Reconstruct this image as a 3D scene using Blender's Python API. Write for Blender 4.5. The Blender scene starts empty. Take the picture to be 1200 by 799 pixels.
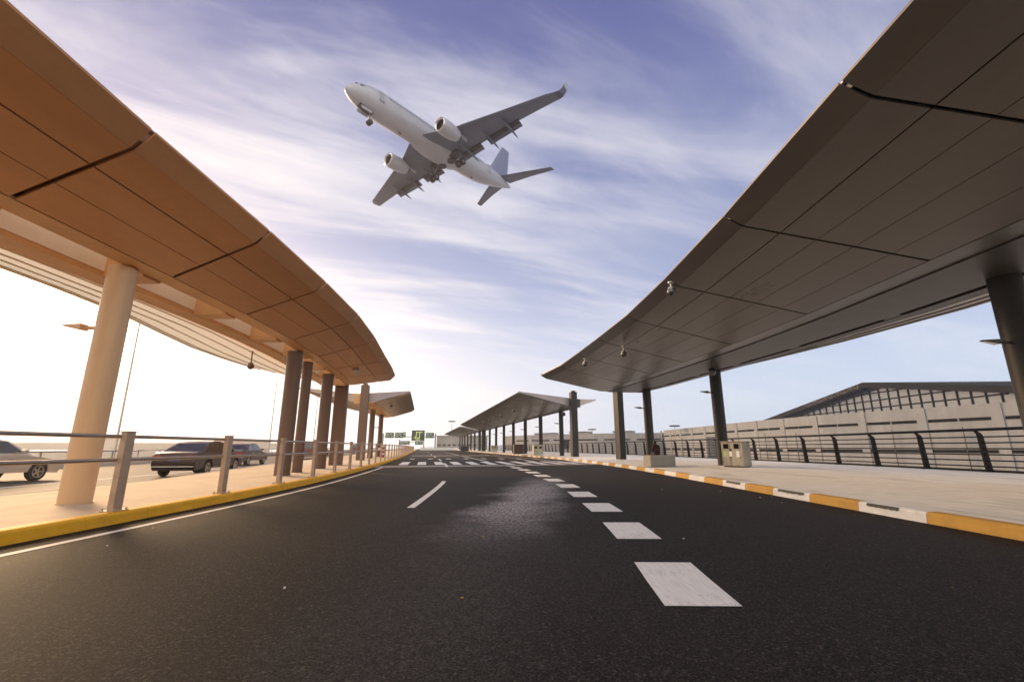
import bpy, bmesh, math, random
from mathutils import Vector, Matrix, Euler
random.seed(7)
R = math.radians
sc = bpy.context.scene
COL = sc.collection

# ------------------------------------------------------------------ materials
def nmat(name):
    m = bpy.data.materials.new(name); m.use_nodes = True
    nt = m.node_tree
    return m, nt, nt.nodes['Principled BSDF']

def simple(name, col, rough=0.5, metal=0.0, var=0.0, scale=4.0, bump=0.0, bscale=40.0, spec=0.5, stretch=(1, 1, 1), rvar=0.0):
    m, nt, b = nmat(name)
    b.inputs['Base Color'].default_value = (*col, 1)
    b.inputs['Roughness'].default_value = rough
    b.inputs['Metallic'].default_value = metal
    b.inputs['Specular IOR Level'].default_value = spec
    tc = nt.nodes.new('ShaderNodeTexCoord')
    mp = nt.nodes.new('ShaderNodeMapping'); mp.inputs['Scale'].default_value = stretch
    nt.links.new(tc.outputs['Object'], mp.inputs['Vector'])
    if var > 0 or rvar > 0:
        n = nt.nodes.new('ShaderNodeTexNoise'); n.inputs['Scale'].default_value = scale
        n.inputs['Detail'].default_value = 6; n.inputs['Roughness'].default_value = 0.65
        nt.links.new(mp.outputs['Vector'], n.inputs['Vector'])
        if var > 0:
            r = nt.nodes.new('ShaderNodeMapRange'); r.inputs[1].default_value = 0.3; r.inputs[2].default_value = 0.7
            nt.links.new(n.outputs['Fac'], r.inputs[0])
            mx = nt.nodes.new('ShaderNodeMix'); mx.data_type = 'RGBA'
            mx.inputs[6].default_value = tuple(c * (1 - var) for c in col) + (1,)
            mx.inputs[7].default_value = tuple(min(1, c * (1 + var)) for c in col) + (1,)
            nt.links.new(r.outputs[0], mx.inputs[0]); nt.links.new(mx.outputs[2], b.inputs['Base Color'])
        if rvar > 0:
            r2 = nt.nodes.new('ShaderNodeMapRange'); r2.inputs[1].default_value = 0.3; r2.inputs[2].default_value = 0.7
            r2.inputs[3].default_value = max(0, rough - rvar); r2.inputs[4].default_value = min(1, rough + rvar)
            nt.links.new(n.outputs['Fac'], r2.inputs[0]); nt.links.new(r2.outputs[0], b.inputs['Roughness'])
    if bump > 0:
        n2 = nt.nodes.new('ShaderNodeTexNoise'); n2.inputs['Scale'].default_value = bscale; n2.inputs['Detail'].default_value = 4
        nt.links.new(mp.outputs['Vector'], n2.inputs['Vector'])
        bp = nt.nodes.new('ShaderNodeBump'); bp.inputs['Strength'].default_value = bump; bp.inputs['Distance'].default_value = 0.02
        nt.links.new(n2.outputs['Fac'], bp.inputs['Height']); nt.links.new(bp.outputs['Normal'], b.inputs['Normal'])
    return m

def mnode(nt, op, a=None, b=None, clamp=False):
    n = nt.nodes.new('ShaderNodeMath'); n.operation = op; n.use_clamp = clamp
    for i, v in enumerate((a, b)):
        if v is None: continue
        if isinstance(v, (int, float)): n.inputs[i].default_value = v
        else: nt.links.new(v, n.inputs[i])
    return n.outputs[0]

def mixc(nt, fac, a, b):
    n = nt.nodes.new('ShaderNodeMix'); n.data_type = 'RGBA'
    for i, v in ((0, fac), (6, a), (7, b)):
        if isinstance(v, (int, float)): n.inputs[i].default_value = v
        elif isinstance(v, tuple): n.inputs[i].default_value = v
        else: nt.links.new(v, n.inputs[i])
    return n.outputs[2]

def maprange(nt, v, a, b, c=0.0, d=1.0, smooth=False):
    n = nt.nodes.new('ShaderNodeMapRange')
    if smooth: n.interpolation_type = 'SMOOTHSTEP'
    nt.links.new(v, n.inputs[0])
    for i, x in zip((1, 2, 3, 4), (a, b, c, d)): n.inputs[i].default_value = x
    return n.outputs[0]

def noise(nt, vec, scale, detail=5, rough=0.6, dist=0.0):
    n = nt.nodes.new('ShaderNodeTexNoise')
    n.inputs['Scale'].default_value = scale; n.inputs['Detail'].default_value = detail
    n.inputs['Roughness'].default_value = rough; n.inputs['Distortion'].default_value = dist
    nt.links.new(vec, n.inputs['Vector'])
    return n.outputs['Fac']

def mapping(nt, vec, scale=(1, 1, 1), rot=(0, 0, 0), loc=(0, 0, 0)):
    n = nt.nodes.new('ShaderNodeMapping')
    n.inputs['Scale'].default_value = scale; n.inputs['Rotation'].default_value = rot; n.inputs['Location'].default_value = loc
    nt.links.new(vec, n.inputs['Vector'])
    return n.outputs['Vector']

def asphalt_mat():
    m, nt, b = nmat('asphalt')
    tc = nt.nodes.new('ShaderNodeTexCoord').outputs['Object']
    fine = noise(nt, tc, 120, 3, 0.75)
    def stones(scale):
        v = nt.nodes.new('ShaderNodeTexVoronoi'); v.inputs['Scale'].default_value = scale; nt.links.new(tc, v.inputs['Vector'])
        sp = nt.nodes.new('ShaderNodeSeparateXYZ'); nt.links.new(v.outputs['Color'], sp.inputs[0]); return sp.outputs[0]
    st1, st2 = stones(150), stones(82)
    mid = noise(nt, mapping(nt, tc, (1, 0.25, 1)), 1.1, 5, 0.6)
    base = mixc(nt, mnode(nt, 'POWER', st1, 2.2), (0.0035, 0.0030, 0.0026, 1), (0.046, 0.038, 0.032, 1))
    base = mixc(nt, maprange(nt, st2, 0.80, 1.0, 0, 0.75), base, (0.085, 0.072, 0.062, 1))
    base = mixc(nt, maprange(nt, mid, 0.35, 0.7, 0, 0.35), base, (0.020, 0.0165, 0.014, 1))
    # pale stone chips
    vo = nt.nodes.new('ShaderNodeTexVoronoi'); vo.inputs['Scale'].default_value = 70
    nt.links.new(tc, vo.inputs['Vector'])
    chip = mnode(nt, 'MULTIPLY', maprange(nt, vo.outputs['Distance'], 0.22, 0.12), mnode(nt, 'GREATER_THAN', noise(nt, tc, 37, 2, 0.5), 0.60))
    base = mixc(nt, mnode(nt, 'MULTIPLY', chip, 0.55), base, (0.16, 0.15, 0.14, 1))
    # dusty, worn streak left by tyres, with a shape of its own
    sx = nt.nodes.new('ShaderNodeSeparateXYZ'); nt.links.new(tc, sx.inputs[0])
    wob = noise(nt, tc, 0.9, 4, 0.6)
    X = mnode(nt, 'ADD', sx.outputs[0], mnode(nt, 'MULTIPLY', mnode(nt, 'SUBTRACT', wob, 0.5), 1.6))
    xd = mnode(nt, 'ABSOLUTE', mnode(nt, 'ADD', X, mnode(nt, 'ADD', mnode(nt, 'MULTIPLY', sx.outputs[1], -0.13), 0.95)))
    mx_ = maprange(nt, xd, 1.0, 0.1, 0, 1, True)
    my_ = mnode(nt, 'MULTIPLY', maprange(nt, sx.outputs[1], 4.5, 8.5, 0.045, 1, True), maprange(nt, sx.outputs[1], 17.5, 11, 0, 1, True))
    grit = mnode(nt, 'MULTIPLY', maprange(nt, noise(nt, mapping(nt, tc, (1, 0.6, 1)), 20, 6, 0.85), 0.44, 0.56), maprange(nt, st1, 0.15, 0.6))
    dust = mnode(nt, 'MULTIPLY', mnode(nt, 'MULTIPLY', mx_, my_), mnode(nt, 'ADD', mnode(nt, 'MULTIPLY', grit, 0.85), 0.12))
    base = mixc(nt, mnode(nt, 'MULTIPLY', dust, 0.85), base, (0.66, 0.60, 0.62, 1))
    nt.links.new(base, b.inputs['Base Color'])
    nt.links.new(maprange(nt, fine, 0.3, 0.7, 0.85, 0.62), b.inputs['Roughness'])
    b.inputs['Specular IOR Level'].default_value = 0.10
    bp = nt.nodes.new('ShaderNodeBump'); bp.inputs['Strength'].default_value = 0.55; bp.inputs['Distance'].default_value = 0.008
    nt.links.new(fine, bp.inputs['Height']); nt.links.new(bp.outputs['Normal'], b.inputs['Normal'])
    return m

def paving_mat(name, c1, c2, tile=0.6, stain=0.5):
    m, nt, b = nmat(name)
    tc = nt.nodes.new('ShaderNodeTexCoord').outputs['Object']
    n1 = noise(nt, tc, 2.2, 6, 0.65)
    base = mixc(nt, maprange(nt, n1, 0.3, 0.7), c1 + (1,), c2 + (1,))
    gr = noise(nt, tc, 60, 3, 0.7)
    base = mixc(nt, maprange(nt, gr, 0.35, 0.7, 0, 0.25), base, tuple(c * 0.55 for c in c1) + (1,))
    st = noise(nt, mapping(nt, tc, (1.3, 0.22, 1)), 1.1, 6, 0.65, 0.4)
    base = mixc(nt, maprange(nt, st, 0.53, 0.74, 0, stain), base, tuple(c * 0.42 for c in c1) + (1,))
    br = nt.nodes.new('ShaderNodeTexBrick'); br.inputs['Scale'].default_value = 1.0
    br.inputs['Mortar Size'].default_value = 0.006; br.inputs['Brick Width'].default_value = tile; br.inputs['Row Height'].default_value = tile / 2
    nt.links.new(tc, br.inputs['Vector'])
    base = mixc(nt, mnode(nt, 'MULTIPLY', br.outputs['Fac'], 0.45), base, tuple(c * 0.45 for c in c1) + (1,))
    nt.links.new(base, b.inputs['Base Color'])
    b.inputs['Roughness'].default_value = 0.85
    bp = nt.nodes.new('ShaderNodeBump'); bp.inputs['Strength'].default_value = 0.3; bp.inputs['Distance'].default_value = 0.006
    nt.links.new(gr, bp.inputs['Height']); nt.links.new(bp.outputs['Normal'], b.inputs['Normal'])
    return m

def paint_mat(name, col, wear=0.35, dirt=(0.05, 0.045, 0.04), scale=9.0):
    m, nt, b = nmat(name)
    tc = nt.nodes.new('ShaderNodeTexCoord').outputs['Object']
    n1 = noise(nt, mapping(nt, tc, (4.0, 0.35, 1)), scale, 6, 0.7)
    base = mixc(nt, maprange(nt, n1, 0.35, 0.75), col + (1,), tuple(c * 0.72 for c in col) + (1,))
    n2 = noise(nt, tc, 55, 5, 0.85); n3 = noise(nt, tc, 2.3, 3, 0.6)
    spot = mnode(nt, 'MULTIPLY', maprange(nt, n2, 0.53, 0.60), maprange(nt, n3, 0.50, 0.64))
    base = mixc(nt, mnode(nt, 'MULTIPLY', spot, wear * 2, True), base, dirt + (1,))
    nt.links.new(base, b.inputs['Base Color'])
    b.inputs['Roughness'].default_value = 0.7
    return m

def concrete_mat(name, col, panel=4.0):
    m, nt, b = nmat(name)
    tc = nt.nodes.new('ShaderNodeTexCoord').outputs['Object']
    n1 = noise(nt, mapping(nt, tc, (1, 1, 0.35)), 0.5, 7, 0.62)
    base = mixc(nt, maprange(nt, n1, 0.3, 0.72), tuple(c * 0.80 for c in col) + (1,), tuple(c * 1.12 for c in col) + (1,))
    n2 = noise(nt, mapping(nt, tc, (3, 3, 0.25)), 0.9, 6, 0.7)
    base = mixc(nt, maprange(nt, n2, 0.52, 0.75, 0, 0.45), base, tuple(c * 0.6 for c in col) + (1,))
    n3 = noise(nt, tc, 14, 4, 0.7)
    base = mixc(nt, maprange(nt, n3, 0.4, 0.7, 0, 0.18), base, tuple(c * 0.6 for c in col) + (1,))
    nt.links.new(base, b.inputs['Base Color']); b.inputs['Roughness'].default_value = 0.85
    bp = nt.nodes.new('ShaderNodeBump'); bp.inputs['Strength'].default_value = 0.25; bp.inputs['Distance'].default_value = 0.01
    nt.links.new(n3, bp.inputs['Height']); nt.links.new(bp.outputs['Normal'], b.inputs['Normal'])
    return m

def emit(name, col, s):
    m, nt, b = nmat(name)
    b.inputs['Base Color'].default_value = (0.02, 0.02, 0.02, 1)
    b.inputs['Emission Color'].default_value = (*col, 1); b.inputs['Emission Strength'].default_value = s
    return m

def translucent(name, col):
    m, nt, b = nmat(name)
    b.inputs['Base Color'].default_value = (*col, 1); b.inputs['Roughness'].default_value = 0.6
    t = nt.nodes.new('ShaderNodeBsdfTranslucent'); t.inputs['Color'].default_value = (*col, 1)
    mx = nt.nodes.new('ShaderNodeMixShader'); mx.inputs[0].default_value = 0.65
    nt.links.new(b.outputs[0], mx.inputs[1]); nt.links.new(t.outputs[0], mx.inputs[2])
    nt.links.new(mx.outputs[0], nt.nodes['Material Output'].inputs['Surface'])
    return m

def soffit_mat(name, col, rough):
    m, nt, b = nmat(name)
    tc = nt.nodes.new('ShaderNodeTexCoord').outputs['Object']
    n1 = noise(nt, mapping(nt, tc, (1.5, 0.3, 1)), 0.9, 5, 0.6)
    base = mixc(nt, maprange(nt, n1, 0.3, 0.7), tuple(c * 0.86 for c in col) + (1,), tuple(c * 1.12 for c in col) + (1,))
    oi = nt.nodes.new('ShaderNodeObjectInfo')
    base = mixc(nt, maprange(nt, oi.outputs['Random'], 0, 1, 0, 0.22), base, tuple(c * 0.72 for c in col) + (1,))
    n4 = noise(nt, tc, 9, 5, 0.7)
    base = mixc(nt, maprange(nt, n4, 0.5, 0.75, 0, 0.2), base, tuple(c * 0.6 for c in col) + (1,))
    nt.links.new(base, b.inputs['Base Color'])
    nt.links.new(maprange(nt, n1, 0.3, 0.7, rough - 0.05, rough + 0.07), b.inputs['Roughness'])
    b.inputs['Metallic'].default_value = 0.15
    bp = nt.nodes.new('ShaderNodeBump'); bp.inputs['Strength'].default_value = 0.10; bp.inputs['Distance'].default_value = 0.05
    nt.links.new(noise(nt, tc, 0.8, 2, 0.5), bp.inputs['Height']); nt.links.new(bp.outputs['Normal'], b.inputs['Normal'])
    return m

M = {}
M['asphalt'] = asphalt_mat()
M['asphalt_outer'] = simple('outer_asphalt', (0.045, 0.034, 0.025), 0.75, var=0.3, scale=2)
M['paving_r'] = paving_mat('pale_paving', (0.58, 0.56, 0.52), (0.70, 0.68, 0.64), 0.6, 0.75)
M['paving_l'] = paving_mat('paving_glow_tint', (0.58, 0.455, 0.315), (0.70, 0.565, 0.405), 0.8, 0.35)  # base colour warmed to carry part of the light from the left
M['white_paint'] = paint_mat('white_road_paint', (0.72, 0.69, 0.66), 0.35)
M['worn_white'] = paint_mat('worn_white_paint', (0.50, 0.48, 0.455), 0.5)
M['band'] = paint_mat('pale_concrete_band', (0.24, 0.21, 0.19), 0.3)
M['kerb_white'] = paint_mat('kerb_white', (0.60, 0.61, 0.62), 0.3, (0.10, 0.09, 0.08), 5)
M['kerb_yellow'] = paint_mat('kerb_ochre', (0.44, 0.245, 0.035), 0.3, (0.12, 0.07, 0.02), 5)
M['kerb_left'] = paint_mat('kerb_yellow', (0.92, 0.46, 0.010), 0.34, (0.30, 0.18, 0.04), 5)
M['kerb_mark'] = simple('dark_kerb_mark', (0.02, 0.018, 0.016), 0.6)
M['concrete'] = concrete_mat('terminal_concrete', (0.235, 0.24, 0.245))
M['concrete2'] = concrete_mat('far_concrete', (0.31, 0.29, 0.275))
M['bench'] = concrete_mat('bench_granite', (0.33, 0.31, 0.27))
M['apron'] = simple('apron', (0.42, 0.41, 0.40), 0.9, var=0.2, scale=0.02)
M['slot'] = simple('slot_dark', (0.012, 0.011, 0.010), 0.95, spec=0.05)
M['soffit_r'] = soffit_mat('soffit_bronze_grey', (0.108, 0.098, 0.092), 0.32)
M['soffit_l'] = soffit_mat('soffit_glow_tint', (0.53, 0.265, 0.115), 0.42)  # even copper tint on the left canopy paints in the warm flare glow
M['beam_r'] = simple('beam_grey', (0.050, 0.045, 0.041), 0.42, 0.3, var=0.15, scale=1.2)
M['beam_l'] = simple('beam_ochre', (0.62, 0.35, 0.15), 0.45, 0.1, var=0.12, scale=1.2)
M['deck_r'] = simple('roof_edge_grey', (0.30, 0.27, 0.28), 0.45, 0.4, var=0.1, scale=1.0)
M['deck_l'] = simple('roof_edge_mauve', (0.34, 0.28, 0.29), 0.45, 0.3, var=0.1, scale=1.0)
M['joint'] = simple('joint_dark', (0.03, 0.03, 0.026), 0.6)
M['joint_l'] = simple('joint_brown', (0.33, 0.16, 0.07), 0.6)
M['wing_l'] = simple('wing_cream', (0.80, 0.62, 0.40), 0.6, var=0.06, scale=1.0)
M['wing_r'] = simple('wing_grey', (0.42, 0.40, 0.38), 0.5, var=0.08, scale=1.0)
M['membrane'] = translucent('membrane_cream', (0.86, 0.72, 0.52))
M['purlin_l'] = simple('purlin_tan', (0.50, 0.36, 0.22), 0.5)
M['lining'] = simple('trough_white', (0.86, 0.75, 0.57), 0.6, var=0.05)
def clear_glass(name):
    m, nt, b = nmat(name)
    t = nt.nodes.new('ShaderNodeBsdfTransparent'); t.inputs['Color'].default_value = (0.93, 0.94, 0.92, 1)
    gl = nt.nodes.new('ShaderNodeBsdfGlossy'); gl.inputs['Roughness'].default_value = 0.05
    mx = nt.nodes.new('ShaderNodeMixShader'); mx.inputs[0].default_value = 0.08
    nt.links.new(t.outputs[0], mx.inputs[1]); nt.links.new(gl.outputs[0], mx.inputs[2])
    nt.links.new(mx.outputs[0], nt.nodes['Material Output'].inputs['Surface']); return m
M['skylight'] = clear_glass('skylight_glass')
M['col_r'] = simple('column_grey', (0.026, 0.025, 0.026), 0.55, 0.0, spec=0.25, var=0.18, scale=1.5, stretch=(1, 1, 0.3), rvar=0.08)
M['col_l'] = simple('column_glow_tint', (0.68, 0.445, 0.25), 0.42, 0.1, var=0.10, scale=1.5, stretch=(1, 1, 0.3))  # golden tone puts the warm glow into the column colour
M['col_lb'] = simple('column_brown', (0.155, 0.088, 0.056), 0.45, 0.1, var=0.12, scale=1.5, stretch=(1, 1, 0.3))
M['fence'] = simple('fence_paint', (0.011, 0.0105, 0.0115), 0.6, 0.0, spec=0.15, var=0.15, scale=5)
M['rail'] = simple('rail_steel', (0.46, 0.385, 0.31), 0.32, 0.85, var=0.12, scale=6)
M['post_l'] = simple('post_glow_tint', (0.47, 0.335, 0.235), 0.45, 0.2, var=0.18, scale=6, bump=0.1)  # steel shifted to tan, imitating warm light on the posts
M['dark'] = simple('dark_metal', (0.03, 0.029, 0.028), 0.45, 0.2)
M['hall_roof'] = simple('hall_roof', (0.014, 0.013, 0.013), 0.9, spec=0.1)
M['grey'] = simple('grey_metal', (0.30, 0.29, 0.28), 0.4, 0.7, var=0.1)
M['steel_bin'] = simple('bin_steel', (0.36, 0.33, 0.27), 0.34, 0.75, var=0.22, scale=3, rvar=0.12, stretch=(1, 1, 0.3))
M['beige_bin'] = simple('bin_beige', (0.50, 0.46, 0.36), 0.6, var=0.15)
M['sticker_g'] = simple('sticker_green', (0.36, 0.50, 0.16), 0.5)
M['sticker_w'] = simple('sticker_white', (0.70, 0.72, 0.70), 0.5)
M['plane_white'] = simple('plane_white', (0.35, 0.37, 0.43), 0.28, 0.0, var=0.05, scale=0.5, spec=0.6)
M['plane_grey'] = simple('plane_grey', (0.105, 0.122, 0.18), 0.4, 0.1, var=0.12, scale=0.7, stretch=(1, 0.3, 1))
M['plane_dark'] = simple('plane_dark', (0.035, 0.035, 0.045), 0.5)
M['plane_door'] = simple('plane_door', (0.29, 0.31, 0.36), 0.35)
M['plane_window'] = simple('plane_window', (0.15, 0.15, 0.18), 0.3)
M['plane_blue'] = simple('plane_blue', (0.055, 0.065, 0.11), 0.4)
M['plane_fin'] = simple('plane_fin', (0.16, 0.19, 0.30), 0.4, var=0.05)
M['plane_lip'] = simple('plane_lip', (0.62, 0.62, 0.63), 0.2, 0.9)
M['tyre'] = simple('tyre', (0.02, 0.02, 0.02), 0.8)
M['glass'] = simple('hall_glass', (0.085, 0.105, 0.135), 0.12, 0.0, spec=1.0)
M['car_glass'] = simple('car_glass', (0.03, 0.028, 0.028), 0.06, 0.0, spec=0.9)
M['car_brown'] = simple('car_brown_paint', (0.045, 0.020, 0.014), 0.24, 0.25)
M['car_silver'] = simple('car_silver_paint', (0.66, 0.55, 0.43), 0.3, 0.6)
M['car_red'] = simple('car_red_paint', (0.10, 0.024, 0.020), 0.25, 0.2)
M['car_maroon'] = simple('car_maroon_paint', (0.055, 0.026, 0.022), 0.28, 0.2)
M['alloy'] = simple('alloy', (0.66, 0.62, 0.55), 0.28, 0.9)
M['tail_red'] = simple('tail_red', (0.32, 0.02, 0.015), 0.2)
M['lamp_clear'] = simple('lamp_clear', (0.75, 0.73, 0.70), 0.12, 0.2)
M['plate'] = simple('plate_blue', (0.05, 0.08, 0.22), 0.5)
M['red'] = simple('barrier_red', (0.42, 0.035, 0.03), 0.45)
M['white'] = simple('barrier_white', (0.74, 0.72, 0.69), 0.5)
M['sign_green'] = simple('sign_green', (0.012, 0.075, 0.042), 0.45, var=0.1)
M['sign_panel'] = simple('sign_panel', (0.018, 0.045, 0.022), 0.5)
M['sign_text'] = simple('sign_text', (0.62, 0.66, 0.62), 0.5)
M['led'] = emit('led_yellow', (0.80, 0.90, 0.28), 0.85)
M['jacket'] = simple('jacket_maroon', (0.030, 0.008, 0.007), 0.8, var=0.2, scale=20)
M['skin'] = simple('skin', (0.30, 0.17, 0.11), 0.6)
M['hair'] = simple('hair', (0.015, 0.012, 0.011), 0.6)
M['trousers'] = simple('trousers_dark', (0.03, 0.03, 0.035), 0.8)
M['dome_glass'] = simple('dome_glass', (0.05, 0.05, 0.05), 0.06, 0.0, spec=0.9)
M['dome_pale'] = simple('dome_pale', (0.55, 0.48, 0.42), 0.3)
M['far_pale'] = simple('far_pale', (0.52, 0.44, 0.36), 0.8, var=0.1, scale=0.2)
M['far_pink'] = simple('far_pink', (0.42, 0.32, 0.30), 0.8)
M['cabinet'] = simple('cabinet_brown', (0.055, 0.042, 0.038), 0.5, var=0.2)
M['mast'] = simple('mast_steel', (0.40, 0.35, 0.30), 0.5, 0.4)

# ------------------------------------------------------------------ helpers
class MB:
    def __init__(self): self.v = []; self.f = []; self.mi = []
    def add(self, vs, fs, mi=0):
        o = len(self.v); self.v += [tuple(p) for p in vs]
        self.f += [tuple(i + o for i in f) for f in fs]; self.mi += [mi] * len(fs); return self
    def box(self, c, s, rz=0.0, mi=0, rot=None):
        hx, hy, hz = s[0] / 2, s[1] / 2, s[2] / 2
        m = rot if rot is not None else Matrix.Rotation(rz, 3, 'Z')
        vs = [Vector(c) + m @ Vector((x * hx, y * hy, z * hz)) for x in (-1, 1) for y in (-1, 1) for z in (-1, 1)]
        return self.add(vs, [(0, 1, 3, 2), (4, 6, 7, 5), (0, 4, 5, 1), (2, 3, 7, 6), (0, 2, 6, 4), (1, 5, 7, 3)], mi)
    def hexa(self, b, t, mi=0):       # 4 bottom pts (loop), 4 top pts
        return self.add(list(b) + list(t), [(3, 2, 1, 0), (4, 5, 6, 7), (0, 1, 5, 4), (1, 2, 6, 5), (2, 3, 7, 6), (3, 0, 4, 7)], mi)
    def tube(self, p0, p1, r0, r1=None, n=12, mi=0, caps=True):
        r1 = r0 if r1 is None else r1
        p0, p1 = Vector(p0), Vector(p1); d = (p1 - p0).normalized()
        a = Vector((0, 0, 1)) if abs(d.z) < 0.9 else Vector((1, 0, 0))
        u = d.cross(a).normalized(); w = d.cross(u)
        vs = []
        for p, r in ((p0, r0), (p1, r1)):
            for k in range(n):
                t = 2 * math.pi * k / n; vs.append(p + u * math.cos(t) * r + w * math.sin(t) * r)
        fs = [(k, k + n, (k + 1) % n + n, (k + 1) % n) for k in range(n)]
        if caps: fs += [tuple(range(n)), tuple(range(2 * n - 1, n - 1, -1))]
        return self.add(vs, fs, mi)
    def path(self, pts, r, n=8, mi=0):          # swept tube through points
        pts = [Vector(p) for p in pts]; rings = []
        for i, p in enumerate(pts):
            d = (pts[min(i + 1, len(pts) - 1)] - pts[max(i - 1, 0)]).normalized()
            a = Vector((0, 0, 1)) if abs(d.z) < 0.9 else Vector((1, 0, 0))
            u = d.cross(a).normalized(); w = d.cross(u)
            rings.append([p + u * math.cos(2 * math.pi * k / n) * r + w * math.sin(2 * math.pi * k / n) * r for k in range(n)])
        return self.loft(rings, True, mi)
    def loft(self, rings, caps=True, mi=0, closed=True):
        n = len(rings[0]); vs = [p for r in rings for p in r]; fs = []
        for i in range(len(rings) - 1):
            for k in range(n if closed else n - 1):
                k2 = (k + 1) % n
                fs.append((i * n + k, i * n + k2, (i + 1) * n + k2, (i + 1) * n + k))
        if caps and closed:
            fs.append(tuple(range(n - 1, -1, -1))); fs.append(tuple((len(rings) - 1) * n + k for k in range(n)))
        return self.add(vs, fs, mi)
    def sphere(self, c, r, n=12, mi=0, sz=1.0):
        c = Vector(c); rings = []
        for i in range(1, n // 2 + 1):
            ph = math.pi * i / (n // 2 + 1)
            rings.append([c + Vector((r * math.sin(ph) * math.cos(2 * math.pi * k / n), r * math.sin(ph) * math.sin(2 * math.pi * k / n), r * sz * math.cos(ph))) for k in range(n)])
        return self.loft(rings, True, mi)
    def build(self, name, mats, parent=None, smooth=False, bevel=0.0, seg=2, loc=None):
        me = bpy.data.meshes.new(name)
        off = Vector(loc) if loc is not None else Vector((0, 0, 0))
        me.from_pydata([tuple(Vector(p) - off) for p in self.v], [], self.f)
        if not isinstance(mats, (list, tuple)): mats = [mats]
        for m in mats: me.materials.append(m)
        me.polygons.foreach_set('material_index', self.mi)
        bm = bmesh.new(); bm.from_mesh(me); bmesh.ops.recalc_face_normals(bm, faces=bm.faces); bm.to_mesh(me); bm.free()
        o = bpy.data.objects.new(name, me); COL.objects.link(o)
        o.location = off
        if parent is not None: o.parent = parent; 
        if parent is not None and loc is None: o.matrix_parent_inverse = parent.matrix_world.inverted() if False else Matrix.Identity(4)
        if smooth:
            me.polygons.foreach_set('use_smooth', [True] * len(me.polygons))
            try: me.set_sharp_from_angle(angle=R(38))
            except Exception: pass
        if bevel > 0:
            bv = o.modifiers.new('Bevel', 'BEVEL'); bv.width = bevel; bv.segments = seg; bv.limit_method = 'ANGLE'; bv.angle_limit = R(40)
        return o

def tag(o, label, cat, group=None):
    o['label'] = label; o['category'] = cat
    if group: o['group'] = group
    return o
def struct(o): o['kind'] = 'structure'; return o
def thing(name, label, cat, loc=(0, 0, 0), rz=0.0, group=None):
    o = bpy.data.objects.new(name, None); COL.objects.link(o); o.empty_display_size = 0.3
    o.location = loc; o.rotation_euler = (0, 0, rz)
    return tag(o, label, cat, group)
def dup(root, loc, rz=None, label=None):
    def cp(o, par):
        c = o.copy(); COL.objects.link(c)
        if par is not None: c.parent = par
        for ch in o.children: cp(ch, c)
        return c
    r = cp(root, None); r.location = loc
    if rz is not None: r.rotation_euler = (0, 0, rz)
    if label: r['label'] = label
    return r

def spl(pts):
    xs = [p[0] for p in pts]; ys = [p[1] for p in pts]; n = len(xs)
    d = [(ys[i + 1] - ys[i]) / (xs[i + 1] - xs[i]) for i in range(n - 1)]
    m = [d[0]] + [0.5 * (d[i - 1] + d[i]) for i in range(1, n - 1)] + [d[-1]]
    def f(x):
        if x <= xs[0]: return ys[0] + m[0] * (x - xs[0])
        if x >= xs[-1]: return ys[-1] + m[-1] * (x - xs[-1])
        i = max(k for k in range(n - 1) if xs[k] <= x); h = xs[i + 1] - xs[i]; t = (x - xs[i]) / h
        return ((2*t**3-3*t*t+1)*ys[i] + (t**3-2*t*t+t)*h*m[i] + (-2*t**3+3*t*t)*ys[i+1] + (t**3-t*t)*h*m[i+1])
    return f

# plan curves of the road edges: X as a function of distance Y
KL = spl([(-40, -5.33), (0, -5.33), (9, -5.36), (12.7, -5.6), (17, -6.1), (22, -6.8), (30, -8.1), (40, -9.8), (52, -12.0), (100, -21.3), (200, -41), (300, -61)])
KR = spl([(-40, 5.62), (0, 5.62), (10, 5.62), (14, 5.68), (18, 5.72), (23, 5.62), (28, 5.3), (35, 4.6), (47, 2.7), (85, -4.7), (160, -19.3), (200, -27), (300, -47)])
DASH = spl([(-20, 1.05), (0, 1.12), (3.1, 1.23), (5.3, 1.42), (7.6, 1.52), (10, 1.53), (13, 1.46), (16, 1.18), (19, 0.86), (22.5, 0.38), (25.6, -0.14), (31, -1.3), (85, -11.9), (200, -34)])
FEN = spl([(-40, 14.8), (0, 14.8), (20, 14.75), (30, 14.2), (40, 13.3), (50, 12.0), (78, 6.9), (160, -9), (300, -37)])
OUT = spl([(-40, -9.35), (0, -9.35), (9, -9.4), (12.5, -9.75), (17, -10.9), (23, -12.4), (28, -13.4), (40, -15.9), (60, -20), (100, -28.5), (300, -69)])
BAR = spl([(-40, -24), (0, -24.2), (20, -25.5), (50, -31.5), (100, -42), (300, -84)])
def tang(f, y, h=0.5):
    v = Vector((f(y + h) - f(y - h), 2 * h, 0)); return v.normalized()
def ys_range(a, b, step):
    n = max(1, int(round((b - a) / step))); return [a + (b - a) * i / n for i in range(n + 1)]
YS = ys_range(-35, 20, 2.5) + ys_range(21, 60, 1.5)[0:] + ys_range(64, 280, 6)

def strip(name, fa, fb, z, mat, ya=None, side=0.0, nx=1):
    ys = YS if ya is None else ya
    mb = MB(); rows = []
    for y in ys:
        a, b = fa(y), fb(y)
        rows.append([(a + (b - a) * k / nx, y, z(y, k / nx) if callable(z) else z) for k in range(nx + 1)])
    mb.loft(rows, False, 0, closed=False)
    return struct(mb.build(name, mat))

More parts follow.
